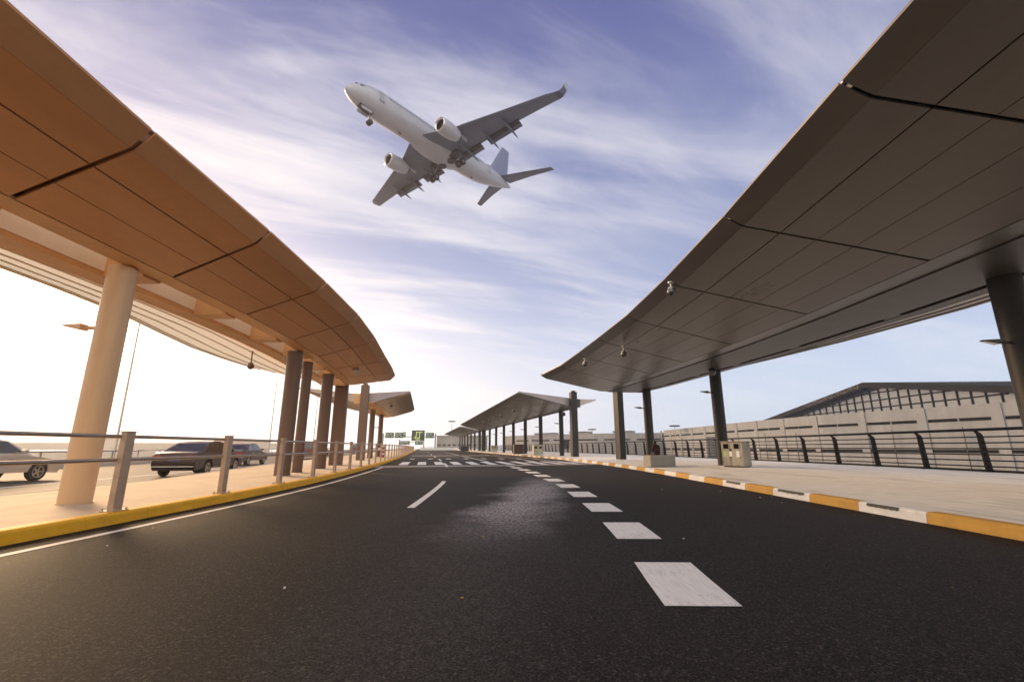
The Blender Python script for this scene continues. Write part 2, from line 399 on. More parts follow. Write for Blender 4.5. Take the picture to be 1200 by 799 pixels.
# ------------------------------------------------------------------ ground, roads, pavements, kerbs
g = MB(); g.add([(-700, -700, -5), (700, -700, -5), (700, 700, -5), (-700, 700, -5)], [(0, 1, 2, 3)])
struct(g.build('ground', M['apron']))
strip('road', lambda y: KL(y) - 0.05, lambda y: KR(y) + 0.05, 0.0, M['asphalt'])
zr = lambda y, t: 0.15 + min(1, t * 2.4) * 0.10
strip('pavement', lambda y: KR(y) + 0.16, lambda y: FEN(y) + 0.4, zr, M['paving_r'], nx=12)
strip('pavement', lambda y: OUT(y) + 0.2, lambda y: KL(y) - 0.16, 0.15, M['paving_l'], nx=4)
strip('outer_road', lambda y: BAR(y), lambda y: OUT(y) + 0.02, -0.2, M['asphalt_outer'])
# deck that carries the roads
dk = MB(); rows = []
for y in YS:
    rows.append([(BAR(y) - 0.6, y, -0.24), (FEN(y) + 0.5, y, -0.24), (FEN(y) + 0.5, y, -1.4), (BAR(y) - 0.6, y, -1.4)])
dk.loft(rows, True); struct(dk.build('road_deck', M['concrete2']))
e = MB(); rows = [[(FEN(y) + 0.35, y, -0.2), (FEN(y) + 0.5, y, -0.2), (FEN(y) + 0.5, y, 0.28), (FEN(y) + 0.35, y, 0.28)] for y in YS]
e.loft(rows, True); struct(e.build('pavement_edge', M['concrete2']))

def kerb_run(name, f, side, mats, seglen, phase, ztop=0.15, zbot=-0.01, width=0.18, ymax=230):
    # side +1: pavement lies towards +X
    mb = MB(); y = -30.0; s = 0.0; segs = []
    y = phase - seglen * math.ceil((phase + 30) / seglen); k = 0
    while y < ymax:
        t = tang(f, y); y2 = y + seglen * t.y
        mid = [y, (y + y2) / 2, y2]
        gap = 0.004
        rings = []
        for yy in (y + gap, (y + y2) / 2, y2 - gap):
            x = f(yy); nrm = Vector((tang(f, yy).y, -tang(f, yy).x, 0)) * side
            prof = [(0.0, zbot), (0.012, ztop - 0.03), (0.035, ztop - 0.004), (0.06, ztop + 0.002), (width, ztop + 0.004), (width, zbot)]
            rings.append([(x + nrm.x * d, yy + nrm.y * d, z) for d, z in prof])
        mb.loft(rings, True, mi=k % len(mats)); k += 1; y = y2
    return struct(mb.build(name, mats, smooth=False))
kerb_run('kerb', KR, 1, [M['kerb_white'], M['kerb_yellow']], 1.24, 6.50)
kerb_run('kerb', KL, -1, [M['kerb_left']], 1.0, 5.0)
kerb_run('kerb', OUT, 1, [M['concrete2']], 2.0, 5.0, 0.15, -0.21)
# dark scalloped marks on the arris of the near white kerb stones
for y0, y1 in ((6.95, 7.6), (9.15, 10.05), (11.7, 12.5)):
    mb = MB(); n = int((y1 - y0) / 0.055)
    for i in range(n):
        ya = y0 + i * 0.055; d = 0.008 + 0.014 * random.random()
        xa, xb = KR(ya), KR(ya + 0.05)
        mb.add([(xa - 0.0 + 0.006, ya, 0.115), (xb + 0.006, ya + 0.052, 0.115), (xb + 0.003, ya + 0.04, 0.113 - d), (xa + 0.003, ya + 0.014, 0.113 - d)], [(0, 1, 2, 3)])
        mb.add([(xa + 0.006, ya, 0.115), (xa + 0.03, ya, 0.146), (xb + 0.03, ya + 0.056, 0.146), (xb + 0.006, ya + 0.056, 0.115)], [(0, 1, 2, 3)])
    o = struct(mb.build('kerb_arris_mark', M['kerb_mark'])); o.location.x = -0.006

# ------------------------------------------------------------------ painted markings
def quad_mark(f, y0, y1, off, w, mat, z=0.004, n=1):
    mb = MB(); rows = []
    for i in range(n + 1):
        y = y0 + (y1 - y0) * i / n; x = f(y) + off
        t = tang(f, y); nr = Vector((t.y, -t.x, 0)) * (w / 2)
        rows.append([(x - nr.x, y - nr.y * 0.3, z), (x + nr.x, y + nr.y * 0.3, z)])
    mb.loft(rows, False, 0, closed=False)
    return struct(mb.build('road_marking', mat))
y = 3.11 - 2.14 * 2
while y < 25.5:
    quad_mark(DASH, y, y + 1.14, 0, 0.50, M['white_paint'], n=2); y += 2.20
quad_mark(KL, -20, 24.3, 0.47, 0.11, M['white_paint'], n=40)
MID = spl([(0, -1.5), (8.1, -1.72), (9.4, -1.77), (11.4, -1.86), (14.2, -2.05), (20, -2.7), (30, -4.35), (60, -10.3), (200, -38)])
quad_mark(MID, 8.1, 14.3, 0, 0.13, M['white_paint'], n=8)
quad_mark(MID, -3.0, 1.5, 0, 0.13, M['white_paint'], n=4)
for a in (24.4, 35.5, 47, 62, 80, 100):
    quad_mark(MID, a, a + 5.5, 0, 0.15, M['white_paint'], n=4, z=0.012)
RLINE = spl([(0, -1.2), (27.5, -0.45), (31, -1.2), (60, -6.9), (85, -11.8), (200, -34)])
quad_mark(RLINE, 33.5, 95, 0, 0.2, M['worn_white'], n=20)
quad_mark(KR, 30, 60, -1.6, 0.2, M['worn_white'], n=20)
quad_mark(KR, 33, 70, -3.1, 0.2, M['worn_white'], n=20)
# pale band before the crossing
mb = MB(); rows = []
for k in range(13):
    t = k / 12; xa = KL(24.6) + 0.05 + (KR(28.5) - KL(24.6) - 0.1) * t; ya = 23.8 + 4.2 * t * (0.55 + 0.45 * t)
    rows.append([(xa, ya, 0.004), (xa - 0.25, ya + 2.0, 0.004)])
mb.loft(rows, False, closed=False); struct(mb.build('road_band', M['band']))
mb = MB(); rows = []
for k in range(9):
    t = k / 8; xa = KL(55) + 1 + (KR(57) - KL(55) - 3) * t; rows.append([(xa, 54 + 2.4 * t, 0.004), (xa - .9, 58 + 2.4 * t, 0.004)])
mb.loft(rows, False, closed=False); struct(mb.build('road_band', M['band']))
# zebra stripes, running along the road
for row, (ya, L, sw, sp, mat) in enumerate(((26.9, 5.4, 0.52, 1.05, 'white_paint'), (39.5, 2.4, 0.4, 1.55, 'worn_white'))):
    x = KL(ya) + 1.0
    while x < KR(ya) - 0.4:
        t = (x - KL(ya)) / (KR(ya) - KL(ya)); y0 = ya + 2.0 * t
        dx = -0.185
        mb = MB().add([(x, y0, 0.008), (x + sw, y0 + 0.1, 0.008), (x + sw + dx * L, y0 + L + 0.1, 0.008), (x + dx * L, y0 + L, 0.008)], [(0, 1, 2, 3)])
        struct(mb.build('road_marking', M[mat])); x += sp
quad_mark(spl([(-60, -15.2), (0, -15.2), (20, -16.0), (50, -20.6), (100, -31), (300, -72)]), -10, 120, 0, 0.15, M['white_paint'], z=-0.196, n=40)
quad_mark(OUT, -10, 120, -0.6, 0.14, M['white_paint'], z=-0.196, n=40)

mb = MB(); rnd = random.Random(11)
for i in range(24):
    yy = 2.6 + 9 * rnd.random() ** 1.4; xx = KR(yy) - 0.15 - 2.6 * rnd.random() ** 2 if i % 3 else KL(yy) + 0.5 + 8 * rnd.random()
    r_ = 0.004 + 0.009 * rnd.random(); a_ = rnd.random() * 3
    mb.box((xx, yy, r_ * .4), (r_ * 2, r_ * 1.3, r_ * .8), a_, rnd.choice((0, 0, 1)))
o = mb.build('road_grit', [M['white_paint'], M['kerb_yellow']]); o['kind'] = 'stuff'
# ------------------------------------------------------------------ canopies
def canopy(label, S, dirs, P, mats, columns, pylons, colr, group):
    """S: list of plan points of the inner soffit seam; dirs: unit vectors pointing to the road; P: section sizes."""
    n = len(S); root = thing('canopy', label, 'canopy', (S[0][0], S[0][1], 0), 0, group)
    base = Vector((S[0][0], S[0][1], 0))
    S = [Vector((p[0], p[1], 0)) for p in S]
    zs = P['zs']; ZF = P['zf'] if isinstance(P['zf'], list) else [P['zf']] * n
    wd = P.get('wdirs', dirs)
    def pt(i, off, z):      # off > 0 towards the road, < 0 away; i may be fractional
        i0 = min(int(i), n - 2); t = i - i0
        dd = dirs if off >= 0 else wd
        p = S[i0].lerp(S[i0 + 1], t); d = dd[i0].lerp(dd[i0 + 1], t).normalized()
        return (p.x + d.x * off, p.y + d.y * off, z)
    def fr(i):
        i0 = min(int(i), n - 2); t = i - i0; return P['front'][i0] * (1 - t) + P['front'][i0 + 1] * t
    def zfr(i):
        i0 = min(int(i), n - 2); t = i - i0; return ZF[i0] * (1 - t) + ZF[i0 + 1] * t
    def wg(i):
        i0 = min(int(i), n - 2); t = i - i0; return P['wing'][i0] * (1 - t) + P['wing'][i0 + 1] * t
    # soffit cladding, one panel field per bay
    k = P['strips']; fw = P['fold']; fz = P['foldz']
    def zat(off, i):        # soffit height
        f = fr(i); zf = zfr(i)
        if off > f - fw: return zf - fz * (f - off) / fw
        return zs + (zf - fz - zs) * off / (f - fw)
    for i in range(n - 1):
        mb = MB(); L = (S[i + 1] - S[i]).length; gi = P['gap'] / 2 / L
        a, b = i + gi, i + 1 - gi
        fa = min(fr(i), fr(i + 1))
        edges = [j / k for j in range(k + 1)]
        for j in range(k):
            g0 = 0.006 if j else 0.008; g1 = 0.006 if j < k - 1 else 0.0
            if j == k - 2 or j == 0: pass
            q = []
            for ii in (a, b):
                w = fr(ii) - fw
                o0 = w * edges[j] + g0; o1 = w * edges[j + 1] - (0.018 if j == k - 2 else g1)
                if j == k - 1: o1 = w * edges[j + 1]
                q.append((ii, o0, o1))
            (ia, o0, o1), (ib, p0, p1) = q
            bt = [pt(ia, o0, zat(o0, ia)), pt(ia, o1, zat(o1, ia)), pt(ib, p1, zat(p1, ib)), pt(ib, p0, zat(p0, ib))]
            tp = [(x, y, z + 0.03) for x, y, z in bt]
            mb.hexa(bt, tp)
        # outer folded strip
        bt = []; 
        for ii, rev in ((a, 0), (b, 1)):
            w0, w1 = fr(ii) - fw + 0.004, fr(ii)
            r = [pt(ii, w0, zat(fr(ii) - fw, ii)), pt(ii, w1, zfr(ii))]
            bt += r[::-1] if rev else r
        tp = [(x, y, z + 0.035) for x, y, z in bt]
        mb.hexa(bt, tp)
        mb.build('soffit_cladding', mats['soffit'], root, loc=base).location = (0, 0, 0)
    fn = [float(i) for i in range(n)]
    end = P.get('inset', 0.06)
    def li(i):
        if i == 0: return 0 + end / (S[1] - S[0]).length
        if i == n - 1: return n - 1 - end / (S[-1] - S[-2]).length
        return i
    # roof deck over the front wing
    mb = MB(); rings = []
    for i in fn:
        ii = li(i); f = fr(ii) - 0.16
        rings.append([pt(ii, f, zat(f, ii) + 0.06), pt(ii, f - fw * .9, zat(f - fw * .9, ii) + 0.06), pt(ii, -P['a'], zs + 0.06), pt(ii, -P['a'], zs + P['depth']), pt(ii, f, zfr(ii) + 0.085)])
    mb.loft(rings, True); mb.build('roof_deck', [mats['joint']], root, loc=base).location = (0, 0, 0)
    mb = MB(); rings = []
    for i in fn:
        ii = li(i); f = fr(ii) - 0.10
        rings.append([pt(ii, f, zfr(ii) + 0.087), pt(ii, -P['a'] + 0.005, zs + P['depth'] + 0.003), pt(ii, -P['a'] + 0.005, zs + P['depth'] + 0.05), pt(ii, f, zfr(ii) + 0.11)])
    mb.loft(rings, True); mb.build('roof_sheet', mats['deck'], root, loc=base).location = (0, 0, 0)
    # end fascias
    for ii, sg in ((0, -1), (n - 1, 1)):
        sgn = 0.015 / (S[1] - S[0]).length
        i_a = li(ii); i_b = i_a + sg * 0.03 / (S[1] - S[0]).length
        f = fr(ii) - 0.02; zf = zfr(ii)
        mb = MB()
        def ring(q, off):
            pts = [pt(max(0, min(n - 1, q)), f, zf + 0.02), pt(max(0, min(n - 1, q)), 0, zs + 0.045), pt(max(0, min(n - 1, q)), -P['a'] + 0.02, zs + 0.045), pt(max(0, min(n - 1, q)), -P['a'] + 0.02, zs + P['depth'] + 0.04), pt(max(0, min(n - 1, q)), f, zf + 0.10)]
            tt = (S[1] - S[0]).normalized() if ii == 0 else (S[-1] - S[-2]).normalized()
            return [tuple(Vector(p) + tt * off) for p in pts]
        mb.loft([ring(i_a, sg * 0.002), ring(i_a, sg * 0.03)], True); mb.build('end_fascia', mats['deck'], root, loc=base).location = (0, 0, 0)
    # spine strip and trough with openings
    a, b, g2, zb, dp = P['a'], P['b'], P['g'], P['zb'], P['depth']
    mb = MB(); rings = [[pt(i, -0.014, zs - 0.004), pt(i, -P['strip'], zs - 0.02), pt(i, -P['strip'], zs + 0.05), pt(i, -0.014, zs + 0.05)] for i in fn]
    mb.loft(rings, True); mb.build('spine_strip', mats['strip'], root, loc=base).location = (0, 0, 0)
    if a - P['strip'] > 0.05:
        mb = MB(); rings = [[pt(i, -P['strip'] - 0.004, zb), pt(i, -a, zb), pt(i, -a, zs + dp - 0.01), pt(i, -P['strip'] - 0.004, zs + 0.055)] for i in fn]
        mb.loft(rings, True); mb.build('spine_beam', mats['beam'], root, loc=base).location = (0, 0, 0)
    else:
        mb = MB(); rings = [[pt(i, -a + 0.03, zs - 0.004), pt(i, -a - 0.02, zs - 0.004), pt(i, -a - 0.02, zs + dp), pt(i, -a + 0.03, zs + dp)] for i in fn]
        mb.loft(rings, True); mb.build('spine_beam', mats['beam'], root, loc=base).location = (0, 0, 0)
    mb = MB(); rings = [[pt(i, -b, zb), pt(i, -g2, zb), pt(i, -g2, zs + dp), pt(i, -b, zs + dp)] for i in fn]
    mb.loft(rings, True); mb.build('spine_girder', mats['beam'], root, loc=base).location = (0, 0, 0)
    mb = MB(); rings = [[pt(i, -b + 0.012, zb + 0.10), pt(i, -b + 0.002, zb + 0.10), pt(i, -b + 0.002, zs + dp - 0.06), pt(i, -b + 0.012, zs + dp - 0.06)] for i in fn]
    mb.loft(rings, True); mb.build('trough_lining', mats['lining'], root, loc=base).location = (0, 0, 0)
    for i in range(n):
        mb = MB(); L = (S[1] - S[0]).length; h = 0.22 / L
        i0, i1 = max(0, i - h), min(n - 1, i + h)
        bt = [pt(i0, -a + 0.01, zb + 0.01), pt(i1, -a + 0.01, zb + 0.01), pt(i1, -b - 0.01, zb + 0.01), pt(i0, -b - 0.01, zb + 0.01)]
        tp = [(x, y, zs + dp - 0.01) for x, y, z in bt]
        mb.hexa(bt, tp); mb.build('cross_plate', mats['beam'], root, loc=base).location = (0, 0, 0)
    mb = MB(); rings = [[pt(i, -a - 0.03, zs + dp - 0.04), pt(i, -b + 0.03, zs + dp - 0.04)] for i in fn]
    mb.loft(rings, False, closed=False); mb.build('skylight', M['skylight'], root, loc=base).location = (0, 0, 0)
    # back wing
    zw = P['zw']
    mb = MB(); rings = []
    for i in fn:
        ii = li(i); w = wg(ii)
        if P.get('membrane'): rings.append([pt(ii, -g2 - 0.01, zb + 0.12), pt(ii, -w, zw)])
        else: rings.append([pt(ii, -g2 - 0.01, zb + 0.12), pt(ii, -w, zw), pt(ii, -w, zw + 0.09), pt(ii, -g2 - 0.01, zs + dp)])
    mb.loft(rings, not P.get('membrane'), closed=not P.get('membrane')); mb.build('back_wing', mats['wing'], root, loc=base).location = (0, 0, 0)
    mb = MB(); rings = []
    for i in fn:
        ii = li(i); w = wg(ii); rings.append([pt(ii, -w + 0.06, zw - 0.03), pt(ii, -w - 0.05, zw - 0.02), pt(ii, -w - 0.05, zw + 0.11), pt(ii, -w + 0.06, zw + 0.11)])
    mb.loft(rings, True); mb.build('wing_edge', mats['edge'], root, loc=base).location = (0, 0, 0)
    for kk in range(1, P['ribs'] + 1):
        t = kk / (P['ribs'] + 0.35)
        mb = MB(); rings = []
        for i in fn:
            ii = li(i); w = g2 + (wg(ii) - g2) * t; z = zb + 0.12 + (zw - zb - 0.12) * t
            rings.append([pt(ii, -w + 0.014, z - 0.028), pt(ii, -w - 0.014, z - 0.028), pt(ii, -w - 0.014, z + 0.006), pt(ii, -w + 0.014, z + 0.006)])
        mb.loft(rings, True); mb.build('purlin', mats['purlin'], root, loc=base).location = (0, 0, 0)
    # columns
    for (x, y, z0, z1, r, m_) in columns:
        mb = MB(); mb.tube((x, y, z0), (x, y, z1), r, r, 28, 0); mb.tube((x, y, z0), (x, y, z0 + 0.02), r + 0.012, r + 0.012, 28, 0)
        mb.build('column', m_, root, smooth=True, loc=base).location = (0, 0, 0)
    for (x, y, z0, z1, sx, sy, rz, m_) in pylons:
        mb = MB(); mb.box((x, y, (z0 + z1) / 2), (sx, sy, z1 - z0), rz)
        mb.box((x, y, z1 + 0.06), (sx * 0.55, sy * 0.7, 0.12), rz)
        mb.build('pylon', m_, root, bevel=0.025, loc=base).location = (0, 0, 0)
    return root

def seam_dirs(S, side):
    out = []
    for i in range(len(S)):
        a = Vector(S[max(0, i - 1)]); b = Vector(S[min(len(S) - 1, i + 1)]); t = (b - a).normalized()
        out.append(Vector((t.y * side, -t.x * side, 0)))
    return out

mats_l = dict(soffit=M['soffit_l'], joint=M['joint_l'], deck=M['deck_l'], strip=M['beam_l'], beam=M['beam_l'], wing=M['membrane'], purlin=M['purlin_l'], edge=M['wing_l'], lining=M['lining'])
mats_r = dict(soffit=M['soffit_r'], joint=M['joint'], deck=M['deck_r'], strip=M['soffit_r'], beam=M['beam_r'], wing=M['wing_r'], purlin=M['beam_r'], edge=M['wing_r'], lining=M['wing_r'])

# left near canopy
SL = [(-6.40, y) for y in (-20.5, -17.7, -14.8, -12, -9.1, -6.3, -3.4, -0.55, 2.35)] + [(-6.40, 5.2), (-6.36, 7.97), (-6.37, 10.4), (-6.50, 13.0), (-6.79, 15.55), (-7.18, 18.0), (-7.56, 20.4), (-8.10, 23.0)]
FL = [(-4.69, 5.12), (-4.63, 7.92), (-4.66, 10.69), (-4.80, 13.56), (-5.02, 16.03), (-5.33, 18.65), (-5.66, 21.1), (-6.06, 23.2)]
dL = [Vector((1, 0, 0))] * 9 + [(Vector((f[0], f[1], 0)) - Vector((s[0], s[1], 0))) for f, s in zip(FL, SL[9:])]
frL = [1.72] * 9 + [v.length for v in dL[9:]]
dL = [v.normalized() for v in dL]
PL = dict(zs=4.10, membrane=True, wdirs=seam_dirs([Vector((p[0], p[1], 0)) for p in SL], 1), zf=[5.0] * 13 + [4.9, 4.7, 4.62, 4.6], front=frL, wing=[4.65] * 11 + [4.75, 4.9, 5.2, 5.35, 5.2, 4.7], strips=3, fold=0.24, foldz=0.24, gap=0.075, a=0.38, b=1.12, g=1.55, strip=0.38, zb=4.03, depth=0.62, zw=4.80, ribs=4)
z1 = 4.06
canopy('long glow-tinted copper-brown bus canopy with cream back wing beside the yellow kerb', SL, dL, PL, mats_l,
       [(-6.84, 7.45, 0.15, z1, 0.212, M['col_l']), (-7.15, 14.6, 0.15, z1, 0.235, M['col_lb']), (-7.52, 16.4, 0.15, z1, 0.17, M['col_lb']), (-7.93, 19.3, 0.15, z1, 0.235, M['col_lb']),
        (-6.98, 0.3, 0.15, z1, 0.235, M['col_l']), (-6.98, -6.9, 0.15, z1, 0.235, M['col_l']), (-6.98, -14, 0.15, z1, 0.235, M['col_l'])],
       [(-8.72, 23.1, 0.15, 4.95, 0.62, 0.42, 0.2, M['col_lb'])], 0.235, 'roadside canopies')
# right near canopy
SR = [(7.9, y) for y in (-18.5, -15.2, -11.9, -8.6, -5.3, -2.0, 1.35)] + [(7.95, 4.68), (7.93, 8.0), (7.86, 11.55), (7.58, 15.2), (7.16, 18.55), (6.72, 21.6), (6.22, 25.0), (5.52, 28.5)]
FR = [(4.03, 4.67), (4.10, 7.97), (4.06, 11.3), (3.90, 14.65), (3.53, 17.95), (3.13, 21.06), (2.66, 24.4), (1.78, 27.9)]
dR = [Vector((-1, 0, 0))] * 7 + [(Vector((f[0], f[1], 0)) - Vector((s[0], s[1], 0))) for f, s in zip(FR, SR[7:])]
frR = [3.9] * 7 + [v.length for v in dR[7:]]
dR = [v.normalized() for v in dR]
nR = len(SR)
PR = dict(zs=4.45, zf=5.35, front=frR, wing=[4.7] * (nR - 3) + [4.3, 3.7, 2.6], strips=5, fold=0.36, foldz=0.20, gap=0.062, a=2.30, b=2.50, g=2.85, strip=0.55, zb=4.40, depth=0.62, zw=4.72, ribs=3)
PR['wing'] = [4.6] * 10 + [4.4, 4.1, 3.8, 3.6, 3.3]
# the beam narrows towards the far end together with the canopy
z1 = 4.42
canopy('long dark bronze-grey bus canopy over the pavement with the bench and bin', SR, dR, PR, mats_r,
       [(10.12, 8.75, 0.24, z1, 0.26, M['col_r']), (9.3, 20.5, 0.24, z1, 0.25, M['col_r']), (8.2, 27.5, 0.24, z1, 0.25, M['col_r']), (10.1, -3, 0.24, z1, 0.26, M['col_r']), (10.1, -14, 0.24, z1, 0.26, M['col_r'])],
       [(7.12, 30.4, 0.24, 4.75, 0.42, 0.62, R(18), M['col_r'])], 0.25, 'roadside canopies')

# far canopies: straight runs
def far_canopy(label, p0, hd, L, bay, side, P, mats, zc0, cols, pyl, colm, r):
    h = Vector((math.sin(hd), math.cos(hd), 0)); d = Vector((h.y * side, -h.x * side, 0))
    nb = max(2, int(round(L / bay))); S = [(p0[0] + h.x * L * i / nb, p0[1] + h.y * L * i / nb) for i in range(nb + 1)]
    P = dict(P); P['front'] = [P['front0'] + (P['front1'] - P['front0']) * i / nb for i in range(nb + 1)]; P['wing'] = [P['wing0']] * (nb + 1)
    C = []; 
    for s_, off in cols:
        q = Vector((p0[0], p0[1], 0)) + h * s_ - d * off; C.append((q.x, q.y, zc0, P['zb'] + 0.03, r, colm))
    Q = []
    for s_, off, zt, sx, sy in pyl:
        q = Vector((p0[0], p0[1], 0)) + h * s_ - d * off; Q.append((q.x, q.y, zc0, zt, sx, sy, -hd, colm))
    return canopy(label, S, [d] * (nb + 1), P, mats, C, Q, r, 'roadside canopies')
hd = -math.atan(0.2)
PF = dict(zs=4.45, zf=5.5, front0=4.3, front1=4.3, wing0=2.6, strips=5, fold=0.4, foldz=0.2, gap=0.07, a=0.5, b=0.9, g=1.2, strip=0.4, zb=4.36, depth=0.62, zw=4.98, ribs=1)
far_canopy('grey canopy on a row of slim columns further along the pavement', (4.72, 39.0), hd, 57, 3.8, -1, PF, mats_r, 0.24,
           [(3.7 + 7.45 * k, 0.6) for k in range(7)], [(-0.35, 0.45, 5.6, 0.52, 0.62), (56.0, 0.5, 4.6, 0.8, 0.6)], M['col_r'], 0.21)
far_canopy('most distant grey canopy, small behind the others on the pavement', (4.72 - 0.2 * 61, 39.0 + 61), hd, 56, 4, -1, dict(PF, zf=5.3, front0=4.0), mats_r, 0.24,
           [(2 + 8.2 * k, 0.6) for k in range(7)], [(-0.35, 0.45, 5.2, 0.5, 0.5)], M['col_r'], 0.21)
hl = -math.atan(0.165)
PG = dict(zs=4.05, zf=4.82, front0=2.5, front1=2.1, wing0=5.0, strips=3, fold=0.3, foldz=0.22, gap=0.06, a=0.4, b=1.0, g=1.35, strip=0.4, zb=3.98, depth=0.62, zw=4.95, ribs=4)
mats_l2 = dict(mats_l, soffit=M['soffit_r'] if False else simple('soffit_tan', (0.30, 0.22, 0.15), 0.4, 0.2, var=0.1, scale=2), wing=simple('wing_tan', (0.46, 0.36, 0.26), 0.5, var=0.1, scale=2))
far_canopy('short mauve-edged canopy beyond the glow-tinted one by the red and white barrier', (-9.72, 31.9), hl, 15.5, 2.6, 1, PG, mats_l2, 0.15,
           [(5.2, 0.72), (11.2, 0.72)], [(-0.1, 0.62, 5.25, 0.55, 0.45)], M['col_lb'], 0.21)

# ------------------------------------------------------------------ floodlights on column arms, pendants and camera domes
def floodlight(loc, rz, label, mat, arm=0.42, s=1.0):
    t = thing('floodlight', label, 'lamp', loc, rz, 'floodlights on column arms')
    MB().tube((0, 0, 0), (-arm * s, 0, 0.0), 0.032 * s, None, 10).build('arm', mat, t, smooth=True)
    h = MB(); x = -arm * s
    b = [(x, -0.09 * s, -0.05 * s), (x, 0.09 * s, -0.05 * s), (x - 0.40 * s, 0.05 * s, 0.035 * s), (x - 0.40 * s, -0.05 * s, 0.035 * s)]
    tt = [(x, -0.09 * s, 0.075 * s), (x, 0.09 * s, 0.075 * s), (x - 0.40 * s, 0.05 * s, 0.06 * s), (x - 0.40 * s, -0.05 * s, 0.06 * s)]
    h.hexa(b, tt); h.build('lamp_head', mat, t, bevel=0.012)
    l = MB(); l.add([(x - 0.03 * s, -0.075 * s, -0.050 * s), (x - 0.03 * s, 0.075 * s, -0.050 * s), (x - 0.36 * s, 0.045 * s, 0.024 * s), (x - 0.36 * s, -0.045 * s, 0.024 * s)], [(0, 1, 2, 3)])
    l.build('lens', M['lamp_clear'], t)
    return t
floodlight((9.87, 8.72, 3.02), 0, 'dark wedge floodlight on the thick column nearest the fence', M['dark'], arm=.3, s=.8)
floodlight((9.07, 20.45, 3.42), 0, 'dark wedge floodlight on the column behind the steel bin', M['dark'], arm=.2, s=.9)
floodlight((7.97, 27.45, 3.30), 0, 'dark wedge floodlight on the column behind the concrete bench', M['dark'], arm=.2, s=1.0)
floodlight((-7.03, 7.45, 2.98), 0, 'tan wedge floodlight on the pale tan column by the kerb railing', M['col_l'], arm=.3, s=.9)
for k in range(7):
    q = Vector((4.72, 39.0, 0)) + Vector((math.sin(hd), math.cos(hd), 0)) * (3.7 + 7.45 * k) + Vector((math.cos(hd), -math.sin(hd), 0)) * 0.6
    floodlight((q.x - 0.18, q.y, 3.15), 0, 'small floodlight on a slim column of the row under the far grey canopy', M['dark'], arm=.15, s=.9)
q = Vector((-9.72, 31.9, 0)) + Vector((math.sin(hl), math.cos(hl), 0)) * 11.2
floodlight((q.x - 0.9, q.y, 2.8), 0, 'small floodlight on the slim column next to the red and white barrier', M['col_lb'], s=1.1)

def pendant(loc, drop, r, label, dome, body, cat='camera', hook=False):
    t = thing('dome_camera', label, cat, loc, 0, 'cameras hanging from the canopies')
    m = MB()
    m.tube((0, 0, 0.02), (0, 0, -drop + r), 0.022, None, 10); m.tube((0, 0, 0.0), (0, 0, -0.03), 0.07, None, 14)
    m.build('rod', body, t, smooth=True)
    h = MB(); h.tube((0, 0, -drop + r * 1.5), (0, 0, -drop + r * 0.4), r * 0.62, r * 1.02, 16); h.build('housing', body, t, smooth=True)
    MB().sphere((0, 0, -drop + r * 0.4), r, 16).build('dome', dome, t, smooth=True)
    return t
pendant((8.15, 18.2, 4.44), 0.52, 0.15, 'dark globe camera hanging from the beam edge beside the column by the bin', M['dome_glass'], M['dark'])
pendant((3.95, 10.6, 5.0), 0.30, 0.11, 'clear dome camera under the second bay of the dark bronze soffit', M['dome_glass'], M['grey'])
pendant((4.45, 17.6, 4.93), 0.38, 0.12, 'grey dome camera on a short rod under the far half of the bronze soffit', M['dome_glass'], M['grey'])
pendant((3.4, 20.7, 5.05), 0.34, 0.12, 'small grey dome camera near the far tip of the bronze soffit', M['dome_glass'], M['grey'])
pendant((-6.6, 18.9, 4.52), 0.42, 0.14, 'pale dome camera under the far end of the glow-tinted soffit', M['dome_pale'], M['col_lb'])
pendant((-9.1, 15.5, 4.32), 0.62, 0.11, 'brown globe camera hanging below the cream back wing', M['col_lb'], M['col_lb'])
pendant((-9.5, 35.8, 4.45), 0.5, 0.16, 'tan dome camera under the short mauve-edged canopy', M['dome_pale'], M['col_lb'])
pendant((4.6, 40.5, 4.4), 0.62, 0.16, 'dark globe camera hanging by the end pylon of the far grey canopy', M['dome_glass'], M['dark'])
for s_, o_ in ((10, 2.6), (18, 2.6), (27, 2.6)):
    q = Vector((4.72, 39.0, 0)) + Vector((math.sin(hd), math.cos(hd), 0)) * s_ - Vector((math.cos(hd), -math.sin(hd), 0)) * o_
    pendant((q.x, q.y, 5.08), 0.42, 0.15, 'dome camera in the line under the soffit of the far grey canopy', M['dome_glass'], M['grey'])

# ------------------------------------------------------------------ left railing
def arc_positions(f, y0, y1, step):
    out = [y0]; y = y0
    while y < y1:
        y += step * tang(f, y).y; out.append(y)
    return out
KLr = lambda y: KL(y) - 0.155
root = thing('railing', 'steel two-bar pedestrian railing along the yellow kerb', 'railing', (KLr(6.57), 6.57, 0.15))
pos = [6.57 - 2.43 * 2, 6.57 - 2.43] + arc_positions(KLr, 6.57, 118, 2.43)
for y in pos[:58]:
    x = KLr(y) - root.location.x; yy = y - 6.57; a = -math.atan2(tang(KLr, y).x, tang(KLr, y).y)
    mb = MB(); mb.box((x, yy, 0.525), (0.085, 0.16, 1.05), a); mb.box((x, yy, 1.062), (0.095, 0.17, 0.025), a)
    mb.box((x, yy, 0.008), (0.20, 0.26, 0.016), a)
    for sx in (-1, 1):
        for sy in (-1, 1): mb.tube((x + sx * 0.075, yy + sy * 0.105, 0.016), (x + sx * 0.075, yy + sy * 0.105, 0.045), 0.014, None, 6)
    mb.build('post', M['post_l'], root, bevel=0.008)
for z in (1.0, 0.68):
    pts = [(KLr(y) - root.location.x - 0.05, y - 6.57, z) for y in ys_range(pos[0], 20, 1.2) + ys_range(21.5, 118, 2.5)]
    MB().path(pts, 0.027, 10).build('rail', M['rail'], root, smooth=True)

